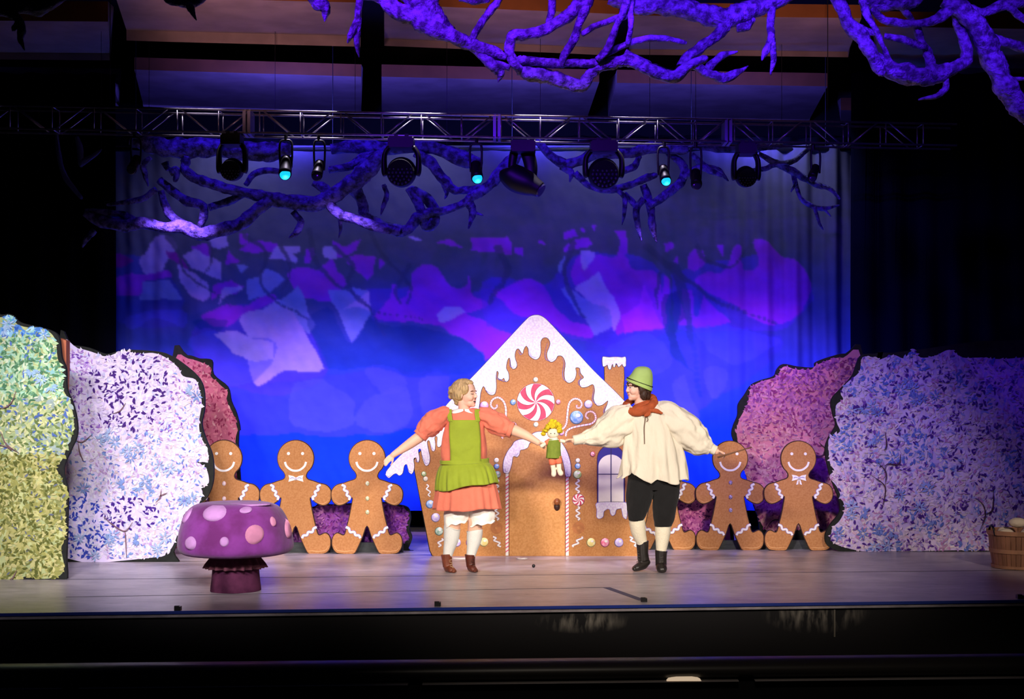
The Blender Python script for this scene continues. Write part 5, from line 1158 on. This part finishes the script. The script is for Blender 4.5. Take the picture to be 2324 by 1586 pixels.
hand(bm, gp, (106, 640, -26), (-.72, .62, -.25), (-.45, -.55, -.7), (.55, .75, -.3), 100, .25)
hand(bm, gp, (1186, 538, -36), (.86, .30, -.15), (.2, -.8, -.55), (.3, -.45, -.85), 92, .95)
gb = remesh(fin('body', bm, skin, girl, True), 0.0042, 3)
eyes(gh, gb, True, z=.117)
bm = bmesh.new(); ell(bm, gh, (.080, 0, .050), (.012, .017, .010), 14, 10); mo = fin('mouth', bm, mouthm, gb, True)
bm = bmesh.new(); ell(bm, gh, (.088, 0, .056), (.005, .012, .003), 10, 8); fin('teeth', bm, teethm, mo, True)
bm = bmesh.new(); ell(bm, gh, (.086, 0, .0625), (.008, .019, .0035), 12, 8); ell(bm, gh, (.083, 0, .038), (.008, .016, .0042), 12, 8); fin('lips', bm, lipm, mo, True)
hairm = mat('hair_blond', (206, 172, 116), 0.5, noise_amt=0.4, nscale=60, bump=.6, bscale=90, dist=(1, 1, .3))
bm = bmesh.new()
ell(bm, gh, (-.030, 0, .155), (.100, .086, .088)); ell(bm, gh, (-.02, 0, .195), (.083, .074, .052)); ell(bm, gh, (-.055, 0, .10), (.062, .076, .07)); ell(bm, gh, (.022, 0, .207), (.052, .052, .026))
for s in (-1, 1): ell(bm, gh, (.020, s*.062, .158), (.040, .024, .05)); ell(bm, gh, (-.028, s*.070, .115), (.038, .022, .05))
for k in range(9):
    a = 2*PI*k/9; ell(bm, gh, (-.115+.014*math.cos(a*2), .016*math.cos(k*2.3)+.034*math.cos(a), .132+.036*math.sin(a)), (.030, .022, .022), 12, 10)
ell(bm, gh, (-.135, 0, .135), (.024, .028, .028), 12, 10); ell(bm, gh, (-.07, 0, .05), (.03, .05, .03), 12, 10)
for v in bm.verts: v.co += Vector((1, 0, 1))*0.0022*math.sin(v.co.x*420+v.co.z*260)
gha = remesh(fin('hair', bm, hairm, girl, True), 0.005, 2)
# white socks, bloomers
sockm = mat('sock_white', (226, 226, 220), 0.9, bump=.3, bscale=120); bloom = mat('bloomer_white', (250, 244, 234), 0.9, bump=.3, bscale=40)
for pts in ([(553, 1172, -6, 66), (548, 1190, -4, 62), (545, 1240, 2, 60), (538, 1290, 4, 52), (524, 1345, 5, 42), (514, 1395, 4, 35), (512, 1425, 4, 34)], [(718, 1205, 12, 62), (718, 1215, 12, 60), (714, 1270, 16, 56), (699, 1345, 14, 41), (688, 1395, 12, 34), (685, 1425, 12, 33)]):
    bm = bmesh.new(); loft(bm, gp, pts, 24, 5, fold(.03, 1.2, 6)); fin('sock', bm, sockm, girl, True)
def scallop(cx): return lambda p, q, t: np.array((p[0], p[1]+(7*math.sin(q*7)+5*math.sin(q*4+cx))*max(t-.6, 0)*2.5, p[2]))
for cx, pts in ((590, [(600, 960, 0, 88, 84), (590, 1040, -4, 92, 86), (582, 1090, -6, 94, 84), (576, 1125, -8, 84, 76), (580, 1150, -8, 88, 80)]), (760, [(730, 960, 4, 88, 84), (755, 1040, 4, 92, 86), (770, 1090, 2, 100, 86), (772, 1130, 2, 92, 80), (775, 1152, 2, 98, 84)])):
    bm = bmesh.new(); loft(bm, gp, pts, 40, 5, fold(.10, 2.4, 2, cx), scallop(cx), caps=False); solid(fin('bloomer_leg', bm, bloom, girl, True), 0.006)
# dress
coral = mat('coral_cotton', (230, 122, 98), 0.85, noise_amt=0.08, nscale=8, bump=.7, bscale=10, sheen=.1); lime = mat('lime_cotton', (150, 166, 40), 0.8, noise_amt=0.12, nscale=7, bump=.7, bscale=10, sheen=.1)
bm = bmesh.new()
loft(bm, gp, [(640, 292, 6, 62, 50), (642, 305, 6, 110, 60), (644, 325, 6, 134, 74), (645, 370, 4, 142, 88), (644, 440, 0, 150, 98), (640, 520, -2, 165, 104), (638, 600, 0, 176, 108), (640, 650, 0, 170, 108), (642, 690, 0, 166, 106), (642, 715, 0, 160, 104)], 48, 4, fold(.045, 2.2, 4, 3.0))
fin('bodice', bm, coral, girl, True)
def pleats(n, a, ph=0.0): return lambda q, t: 1+a*t*math.sin(n*q+1.2*math.sin(3*q+ph)+ph)+a*.6*t*math.sin(2.3*n*q+ph)
bm = bmesh.new(); hem = lambda p, q, t: np.array((p[0], p[1]+t*(6*math.sin(q*3+1)+4*math.sin(q*7)), p[2]))
loft(bm, gp, [(642, 700, 0, 165, 108), (645, 780, 0, 198, 130), (650, 860, 0, 220, 148), (655, 950, 0, 236, 162), (657, 1040, 0, 250, 176)], 150, 5, pleats(9, .05), hem, caps=False)
solid(fin('skirt', bm, coral, girl, True), 0.005)
for nm, pts, cuff in (('left', [(530, 335, 6, 52, 54), (490, 340, 4, 66, 72), (430, 378, 2, 80, 80), (380, 416, -2, 80, 78), (340, 452, -6, 66, 64), (316, 480, -8, 48, 48)], [(330, 468, -6, 54, 52), (305, 496, -9, 56, 54)]),
    ('right', [(745, 335, 6, 56, 56), (790, 345, 4, 66, 72), (850, 378, -2, 78, 78), (915, 415, -8, 78, 74), (955, 434, -12, 64, 60), (982, 444, -14, 52, 48)], [(968, 440, -12, 56, 52), (1002, 452, -16, 58, 54)])):
    bm = bmesh.new(); loft(bm, gp, pts, 44, 6, fold(.24, 2.2, 5, 5.0 if nm == 'left' else 9.0)); sl = fin('puff_sleeve', bm, coral, girl, True)
    bm = bmesh.new(); loft(bm, gp, cuff, 30, 3, caps=False); solid(fin('cuff', bm, coral, sl, True), 0.006, 0)
def surf(cx, a, b, w0=0):
    return lambda u, v: w0-b*math.sqrt(max(1-((u-cx)/a)**2, 0.02))
def patch(name, conv, rows, sf, m, parent, th=0.005, nu=16, off=5):
    """Cloth panel lying on the torso: rows of (v, u_left, u_right)."""
    bm = bmesh.new(); R = cr(rows, 5); V = []
    for v, a, b in R: V.append([bm.verts.new(conv(a+(b-a)*i/nu, v, sf(a+(b-a)*i/nu, v)-off)) for i in range(nu+1)])
    for x, y in zip(V, V[1:]):
        for i in range(nu): bm.faces.new((x[i], x[i+1], y[i+1], y[i]))
    return solid(fin(name, bm, m, parent, True), th, 0)
def gs(u, v):
    t = np.interp(v, [285, 305, 325, 370, 440, 520, 600, 690, 720], [50, 60, 74, 90, 102, 110, 116, 114, 110]); a = np.interp(v, [285, 305, 325, 370, 440, 520, 600, 690], [130, 130, 148, 156, 162, 178, 188, 180])
    fl = 3.5*noise.noise(Vector((u*.018, v*.013, 2)))+5*math.exp(-((v-585+(u-640)*.25)/18)**2)*math.exp(-((u-650)/60)**2)
    return 4-t*math.sqrt(max(1-((u-643)/a)**2, .02))-fl
apron = patch('apron_bib', gp, [(372, 534, 750), (420, 530, 758), (500, 532, 764), (580, 538, 766), (650, 540, 766), (690, 536, 770)], gs, lime, girl, off=8)
for a, b in (((512, 548), (520, 560)), ((720, 758), (724, 762))):
    patch('apron_strap', gp, [(292, a[0]+(12 if a[0] < 600 else 0), a[1]), (330, a[0], a[1]), (385, b[0]+6, b[1]-2)], gs, lime, apron, off=9, nu=6)
bm = bmesh.new(); loft(bm, gp, [(641, 668, 0, 184, 118), (642, 690, 0, 182, 120), (642, 706, 0, 184, 120)], 60, 3, caps=False); solid(fin('waistband', bm, lime, apron, True), 0.006, 0)
bm = bmesh.new(); hem2 = lambda p, q, t: np.array((p[0], p[1]+t*(10*math.sin(q*2+.6)+6*math.sin(q*5)), p[2]))
loft(bm, gp, [(642, 700, 0, 180, 122), (645, 740, 0, 206, 152), (652, 800, 0, 224, 174), (660, 870, 0, 232, 190)], 130, 5, pleats(12, .035, 1.0), hem2, th=(PI*.86, PI*2.14), caps=False)
ask = fin('apron_skirt', bm, lime, apron, True); solid(ask, 0.004, 0)
# flip to the front if the open side faces the audience
collarm = mat('collar_white', (250, 246, 240), 0.8)
for sx in (-1, 1):
    bm = bmesh.new(); V = []
    for i in range(13):
        a = i/12; th = PI/2+sx*(.06+a*2.3); r0, r1 = 54, 54+48*math.sin(min(a*1.25+.18, 1)*PI*.62)
        row = []
        for j in range(5):
            r = r0+(r1-r0)*j/4; dv = (r-r0)*(.55+.45*math.sin(th)); row.append(bm.verts.new(gp(640+r*1.02*math.cos(th), 291+dv*.85, 8-(r*.72+12)*math.sin(th)-8)))
        V.append(row)
    for x, y in zip(V, V[1:]):
        for j in range(4): bm.faces.new((x[j], x[j+1], y[j+1], y[j]))
    solid(fin('collar', bm, collarm, girl, True), 0.006, 0)
brown = mat('boot_brown', (122, 60, 38), 0.35, noise_amt=0.35, nscale=18, spec=0.5); blackb = mat('boot_black', (38, 33, 30), 0.35, spec=0.5, noise_amt=0.3, nscale=20); lacem = mat('bootlace', (190, 160, 120), 0.7)
def boot(conv, shaft, foot, m, parent, lacem, lace_pts, gz):
    def cz(u, v, w=0): p = conv(u, v, w); p.z = max(p.z, gz); return p
    bm = bmesh.new(); loft(bm, cz, shaft, 22, 4); loft(bm, cz, foot, 22, 5); ball(bm, cz, foot[0][:3], (foot[0][3], foot[0][3], foot[0][4])); ball(bm, cz, foot[-1][:3], (foot[-1][3]*.95, foot[-1][3]*.8, foot[-1][4]*.95))
    b = remesh(fin('boot', bm, m, parent, True), 0.004, 2)
    for i, (u, v, w) in enumerate(lace_pts):
        bm = bmesh.new(); s = 11 if i % 2 else -11; loft(bm, cz, [(u-11, v-s*.35, w, 2.2), (u+11, v+s*.35, w, 2.2)], 6, 1); fin('lace', bm, lacem, b, True)
    return b
boot(gp, [(506, 1380, 4, 45, 43), (508, 1400, 3, 41, 40), (512, 1440, 2, 38, 38), (516, 1475, 0, 36, 38)], [(512, 1482, 22, 30, 24), (520, 1484, 0, 34, 32), (535, 1490, -26, 30, 34), (552, 1497, -52, 24, 36), (562, 1501, -70, 18, 26)], brown, girl, lacem,
     [(538, 1420, -30), (540, 1436, -34), (543, 1452, -38), (547, 1466, -46), (550, 1476, -56)], .002)
boot(gp, [(684, 1382, 12, 42, 41), (684, 1402, 12, 38, 38), (686, 1440, 10, 35, 36), (690, 1472, 8, 34, 36)], [(686, 1478, 28, 28, 24), (692, 1480, 6, 32, 32), (704, 1487, -20, 28, 34), (716, 1494, -44, 22, 34), (722, 1498, -58, 16, 24)], mat('boot_brown_dark', (96, 44, 32), 0.35, noise_amt=0.35, nscale=18), girl, darkm,
     [(702, 1420, -22), (704, 1436, -26), (708, 1452, -32), (712, 1466, -40)], .002)

# ---- boy
b_ = Fr(1220, 810, 3.11, 12.5); bp_ = lambda u, v, w=0: b_.p(u, v, w)
boy = thing('person', 'person in cream smock, orange neckerchief, green hat and black breeches, arms spread', 'person', tuple(bp_(790, 0))); boy.location.z = 0; bpy.context.view_layer.update()
bh = headframe(b_, 706, 308, 0, math.radians(180+26), math.radians(4), math.radians(0), 1.02)
bm = bmesh.new()
loft(bm, bp_, [(732, 250, 6, 48, 44), (734, 290, 6, 49, 46), (740, 340, 6, 62, 52), (750, 372, 6, 120, 62), (770, 450, 2, 128, 82), (790, 600, 0, 120, 84), (805, 720, 0, 130, 88), (815, 830, 0, 150, 92), (820, 900, 2, 110, 70)], 26)
chain(bm, bp_, [(735, 850, 0, 82), (712, 980, -14, 72), (704, 1090, -20, 60), (700, 1130, -18, 54), (708, 1190, 0, 52), (720, 1250, 16, 46), (738, 1310, 30, 34), (742, 1360, 36, 31), (742, 1420, 40, 32)])
chain(bm, bp_, [(905, 850, 0, 84), (905, 980, -4, 74), (893, 1110, -4, 60), (886, 1180, -2, 52), (884, 1240, 4, 50), (880, 1300, 6, 42), (874, 1360, 6, 32), (872, 1440, 6, 32)])
chain(bm, bp_, [(650, 400, 4, 52), (560, 450, -6, 50), (460, 520, -16, 46), (380, 560, -24, 42), (310, 580, -32, 28), (255, 588, -38, 23)])
chain(bm, bp_, [(870, 390, 6, 54), (980, 470, 0, 50), (1080, 560, -8, 46), (1160, 610, -16, 40), (1230, 648, -24, 30), (1256, 664, -26, 26)])
head(bm, bh)
hand(bm, bp_, (252, 588, -38), (-.95, .02, -.2), (-.1, -.85, -.4), (-.2, -.45, -.85), 92, .95)
hand(bm, bp_, (1258, 666, -26), (.9, .30, -.1), (.15, -.75, -.6), (-.1, -.5, -.85), 92, 1.0)
bb = remesh(fin('body', bm, skin, boy, True), 0.0042, 3)
eyes(bh, bb, False)
bm = bmesh.new(); ell(bm, bh, (.089, 0, .056), (.006, .023, .003), 14, 8); fin('lips', bm, lipm, bb, True)
for s in (-1, 1):
    pass
bhair = mat('hair_brown', (66, 42, 28), 0.5, noise_amt=0.5, nscale=60, bump=.6, bscale=90, dist=(1, 1, .3))
bm = bmesh.new(); ell(bm, bh, (-.035, 0, .145), (.097, .088, .085)); ell(bm, bh, (-.052, 0, .085), (.078, .088, .08)); ell(bm, bh, (-.05, 0, .03), (.066, .082, .06)); ell(bm, bh, (-.02, 0, .188), (.070, .070, .034))
for s in (-1, 1): ell(bm, bh, (-.008, s*.078, .11), (.036, .022, .062)); ell(bm, bh, (-.018, s*.078, .05), (.030, .024, .05)); ell(bm, bh, (.040, s*.054, .142), (.026, .018, .030))
for k in range(9):
    y = -.055+.11*k/8; ell(bm, bh, (.084-abs(y)*.5, y, .148-.004*(k % 3)), (.010, .0085, .022), 10, 8)
for v in bm.verts: v.co += Vector((1, 0, 1))*0.002*math.sin(v.co.x*420+v.co.z*200)
remesh(fin('hair', bm, bhair, boy, True), 0.005, 2)
# hat: tilted bucket with a dark band line
hatm = mat('hat_green', (160, 188, 98), 0.8, noise_amt=0.1, nscale=10, bump=.2, bscale=20); bandd = mat('hat_band', (30, 34, 26), 0.7)
hx = lambda u, v, w: bp_(u, v, w)
def hatring(c, a, b, tilt): pass
HC = [(722, 204, 4), (728, 176, 6), (738, 140, 8), (742, 105, 8), (742, 84, 8), (742, 74, 8)]
def hat_pt(q, i, e=0.0):
    # rings tipped down to the right
    spec = [(715, 203, 100+e, 88, .40), (722, 180, 92+e, 82, .36), (732, 158, 82+e, 76, .31), (741, 128, 73+e, 68, .22), (744, 100, 64+e, 58, .12), (744, 82, 52+e, 46, .05), (742, 70, 30+e, 26, .0)][i]
    u = spec[0]+spec[2]*math.cos(q)*math.cos(spec[4]); v = spec[1]+spec[2]*math.cos(q)*math.sin(spec[4])+6*math.sin(q)*-1; return bp_(u, v, 4+(spec[3])*math.sin(q))
bm = bmesh.new(); rows = [[bm.verts.new(hat_pt(2*PI*k/36, i)) for k in range(36)] for i in range(7)]
for x, y in zip(rows, rows[1:]):
    for k in range(36): bm.faces.new((x[k], x[(k+1) % 36], y[(k+1) % 36], y[k]))
bm.faces.new(rows[-1]); hat = fin('hat', bm, hatm, boy, True)
sb = hat.modifiers.new('s', 'SUBSURF'); sb.levels = 1; sb.render_levels = 2; solid(hat, 0.008, 0)
bm = bmesh.new(); A = [bm.verts.new(hat_pt(2*PI*k/36, 1, 3.5)) for k in range(36)]; B = [bm.verts.new(hat_pt(2*PI*k/36, 1, 3.5)+Vector((0, 0, 0.006))) for k in range(36)]
for k in range(36): bm.faces.new((A[k], A[(k+1) % 36], B[(k+1) % 36], B[k]))
solid(fin('hat_cord', bm, bandd, hat, True), 0.007, 1)
# neckerchief
orange = mat('neckerchief_orange', (176, 82, 40), 0.8, noise_amt=0.25, nscale=14, bump=.4, bscale=25)
bm = bmesh.new(); pts = []
for k in range(25):
    a = 2*PI*k/24; s = math.sin(a); pts.append((726+94*math.cos(a)+(8*s), 330-26*math.cos(a)+44*s+(6 if s > 0 else 0), 2-98*s, 27+9*max(s, 0), 26))
loft(bm, bp_, pts, 16, 3, fold(.28, 1.6, 12, 2.0)); loft(bm, bp_, [(730, 322, 2, 58, 54), (736, 340, 0, 84, 72), (742, 372, -4, 112, 88)], 40, 4, fold(.05, 2, 3), caps=False); nk = fin('neckerchief', bm, orange, boy, True)
bm = bmesh.new(); ball(bm, bp_, (786, 376, -100), (19, 16, 16)); loft(bm, bp_, [(790, 377, -102, 10, 8), (826, 378, -106, 16, 7), (872, 398, -104, 6, 4)], 12, 4, fold(.2, 1.5, 4)); loft(bm, bp_, [(784, 382, -104, 10, 8), (768, 402, -116, 16, 7), (742, 414, -118, 6, 4)], 12, 4, fold(.2, 1.5, 4)); fin('knot', bm, orange, nk, True)
# smock
cream = mat('smock_cotton', (222, 212, 192), 0.85, noise_amt=0.06, nscale=5, bump=.9, bscale=7, dist=(1.6, 1, .6))
def hemb(p, q, t):
    k = max(t-.72, 0)/.28; ww = 14*math.sin(9*q+2*math.sin(2*q))+7*math.sin(4*q); x = math.cos(q)  # x<0 is image left for this loft direction
    u = p[0]; dv = np.interp(u, [585, 620, 680, 740, 790, 830, 900, 1000, 1055], [-35, -62, -62, -10, 26, -4, -6, 14, -8])
    return np.array((p[0], p[1]+k*(dv+ww), p[2]))
def smock_folds(q, t): return 1+.06*t*math.sin(9*q+2*math.sin(2*q))+.04*t*math.sin(16*q+1+2*t)+.03*max(0, 1-abs(t-.18)*5)*math.sin(34*q)+.10*noise.noise(Vector((math.cos(q)*3.4, math.sin(q)*3.4, t*2.6)))*(.4+t)+.07*noise.noise(Vector((math.cos(q)*6, math.sin(q)*6, t*6)))
bm = bmesh.new()
loft(bm, bp_, [(745, 345, 6, 70, 60), (750, 356, 6, 108, 72), (760, 382, 6, 146, 86), (776, 440, 2, 168, 104), (795, 540, 0, 184, 118), (808, 640, 0, 202, 128), (815, 740, 0, 218, 136), (820, 820, 0, 228, 142), (822, 875, 0, 230, 146)], 120, 5, smock_folds, hemb, caps=False)
smock = fin('smock', bm, cream, boy, True); solid(smock, 0.005, 0)
def sleeve(pts, seed, cuff, droop=1):
    bm = bmesh.new(); loft(bm, bp_, pts, 64, 6, lambda q, t: 1+.05*math.sin(9*q+seed+t)+.22*noise.noise(Vector((math.cos(q)*2.3+seed, math.sin(q)*2.3, t*6)))+.10*noise.noise(Vector((math.cos(q)*5+seed, math.sin(q)*5, t*14)))); s = fin('sleeve', bm, cream, smock, True)
    bm = bmesh.new(); loft(bm, bp_, cuff, 26, 3, fold(.06, 2, 3)); fin('cuff', bm, cream, s, True)
sleeve([(690, 410, 2, 84, 74), (630, 440, 0, 118, 90), (560, 485, -6, 124, 94), (490, 530, -12, 108, 88), (430, 556, -18, 88, 74), (370, 566, -24, 58, 52), (330, 574, -28, 44, 42), (310, 578, -30, 38, 38)], 3.0, [(335, 572, -28, 42, 42), (290, 581, -33, 37, 37), (250, 587, -38, 33, 33)])
sleeve([(838, 396, 6, 84, 74), (915, 425, 2, 114, 90), (1010, 492, -4, 122, 94), (1085, 560, -10, 112, 88), (1145, 605, -15, 92, 72), (1190, 630, -19, 64, 50), (1222, 645, -22, 42, 36)], 7.0, [(1215, 640, -21, 38, 34), (1242, 655, -24, 36, 32), (1256, 662, -26, 34, 30)])
bm = bmesh.new(); loft(bm, bp_, [(752, 415, -106, 2.5), (748, 450, -112, 2.5), (742, 500, -116, 2.5), (744, 610, -126, 2)], 8, 4); loft(bm, bp_, [(762, 415, -106, 2.5), (768, 440, -112, 2.5), (760, 455, -114, 2.5)], 8, 4); fin('neck_tie_cord', bm, mat('cord_brown', (90, 60, 40), 0.8), smock, True)
# breeches, stockings, boots
blk = mat('breeches_black', (18, 17, 18), 0.95, noise_amt=0.3, nscale=10, bump=.4, bscale=14, sheen=.1)
bm = bmesh.new()
loft(bm, bp_, [(815, 780, 0, 165, 104), (815, 850, 0, 178, 108), (818, 900, 0, 176, 100), (818, 935, 0, 120, 80)], 30, 4)
loft(bm, bp_, [(738, 840, 0, 98, 98), (722, 950, -10, 96, 92), (708, 1050, -18, 82, 82), (700, 1100, -20, 70, 72), (696, 1132, -18, 58, 60), (696, 1146, -16, 56, 58)], 30, 5, fold(.07, 1.6, 5, 1))
loft(bm, bp_, [(905, 840, 0, 104, 98), (908, 960, -4, 96, 92), (898, 1070, -6, 84, 84), (890, 1150, -4, 72, 74), (886, 1180, -2, 62, 64), (886, 1196, -2, 60, 62)], 30, 5, fold(.07, 1.6, 5, 4))
remesh(fin('breeches', bm, blk, boy, True), 0.006, 1)
stock = mat('stocking_cream', (232, 222, 196), 0.9, bump=.3, bscale=100)
for pts in ([(700, 1138, -14, 56), (706, 1190, 0, 56), (718, 1250, 16, 50), (737, 1310, 30, 39), (742, 1350, 36, 35)], [(886, 1185, -2, 56), (884, 1240, 4, 55), (880, 1300, 6, 47), (874, 1355, 6, 38), (872, 1385, 6, 36)]):
    bm = bmesh.new(); loft(bm, bp_, pts, 24, 5, fold(.03, 1.2, 6)); fin('stocking', bm, stock, boy, True)
boot(bp_, [(742, 1302, 34, 46, 44), (744, 1340, 37, 43, 41), (746, 1390, 40, 40, 40), (752, 1440, 42, 42, 40)], [(778, 1454, 50, 24, 28), (752, 1466, 40, 36, 34), (722, 1480, 20, 30, 34), (695, 1490, 2, 23, 32), (684, 1494, -8, 19, 26)], blackb, boy, mat('lace_black', (70, 64, 56), 0.7),
     [(718, 1370, 12), (716, 1390, 12), (716, 1410, 10), (714, 1428, 8), (708, 1444, 6)], .002)
boot(bp_, [(874, 1366, 5, 45, 44), (872, 1390, 5, 42, 42), (872, 1430, 5, 40, 40), (872, 1470, 4, 40, 40)], [(872, 1482, 26, 33, 26), (872, 1482, 4, 38, 34), (872, 1484, -26, 38, 36), (872, 1489, -56, 36, 34), (872, 1493, -74, 30, 22)], blackb, boy, bpy.data.materials['lace_black'],
     [(874, 1410, -34), (874, 1426, -36), (874, 1442, -40), (874, 1456, -48), (874, 1468, -56)], .002)
# the wand
bm = bmesh.new(); cyl(bm, bp_(1262, 706, -58), bp_(1500, 634, -70), 7*b_.k, 10, 3.5*b_.k); o = fin('wand', bm, mat('stick_brown', (120, 82, 58), 0.6, noise_amt=.3), None, True, tuple(bp_(1340, 684, -62)))
tag(o, 'thin brown stick held out by the person in the cream smock', 'stick')
# ---- rag doll held between them
doll = thing('rag_doll', 'soft doll with yellow yarn hair and green pinafore held between the two people', 'doll', tuple(bp_(120, 850, -50)))
dcream = mat('doll_cloth', (228, 214, 190), 0.9, bump=.3, bscale=60); yarn = mat('yarn_yellow', (240, 208, 36), 0.9, noise_amt=.35, nscale=50, bump=.8, bscale=90)
bm = bmesh.new(); ball(bm, bp_, (108, 538, -50), (44, 36, 36), 20, 14); loft(bm, bp_, [(112, 565, -50, 16, 14), (114, 590, -50, 38, 26), (112, 640, -50, 40, 28), (116, 690, -50, 44, 30)], 16)
chain(bm, bp_, [(100, 700, -50, 20), (104, 750, -50, 18), (112, 800, -50, 17), (112, 826, -56, 19)]); chain(bm, bp_, [(140, 700, -50, 20), (148, 750, -50, 18), (152, 795, -50, 17), (162, 818, -56, 20)])
chain(bm, bp_, [(84, 590, -50, 15), (50, 612, -52, 13), (28, 626, -54, 14)]); chain(bm, bp_, [(142, 590, -50, 15), (165, 590, -52, 13), (185, 594, -56, 13)])
dbod = remesh(fin('body', bm, dcream, doll, True), 0.005, 3)
bm = bmesh.new(); rnd = random.Random(4)
for k in range(46):
    a = rnd.uniform(-PI, .25); x = 106+48*math.cos(a); y = 520+34*math.sin(a); l = rnd.uniform(12, 20); ball(bm, bp_, (x+rnd.uniform(-6, 6), y+rnd.uniform(-8, 4), -50+rnd.uniform(-26, 34)), (l, l*.8, l*.8), 10, 8)
for x, y in ((100, 452), (122, 458), (142, 472), (48, 520), (40, 540), (110, 468), (90, 470), (155, 485)): ball(bm, bp_, (x, y, -52), (18, 17, 16), 10, 8)
for v in bm.verts: v.co += Vector((noise.noise(v.co*120), noise.noise(v.co*130+Vector((9, 0, 0))), noise.noise(v.co*110+Vector((0, 9, 0)))))*.006
fin('yarn_hair', bm, yarn, doll, True)
bm = bmesh.new(); loft(bm, bp_, [(112, 576, -50, 34, 30), (113, 600, -50, 46, 34), (112, 650, -50, 47, 36), (112, 712, -50, 52, 40)], 40, 5, pleats(9, .05), caps=False); solid(fin('pinafore', bm, mat('pinafore_green', (118, 134, 44), 0.85, noise_amt=.2), doll, True), .004, 0)
dor = mat('doll_orange', (226, 116, 84), 0.85)
for pts in ([(100, 700, -50, 27), (104, 758, -50, 24)], [(142, 700, -50, 27), (149, 750, -50, 24)], [(90, 590, -50, 21), (56, 608, -52, 18)], [(138, 592, -50, 21), (158, 591, -52, 18)]):
    bm = bmesh.new(); loft(bm, bp_, pts, 16, 3); fin('dress_leg' if pts[0][1] > 650 else 'dress_sleeve', bm, dor, doll, True)
bm = bmesh.new(); loft(bm, bp_, [(112, 572, -50, 24, 24), (113, 584, -50, 40, 34)], 24, 3, fold(.1, 3, 1), caps=False); solid(fin('doll_collar', bm, collarm, doll, True), .004, 0)
for x in (92, 118):
    bm = bmesh.new(); ball(bm, bp_, (x, 538, -85), (3.5, 4, 2.5), 8, 6); fin('eye', bm, darkm, doll, True)
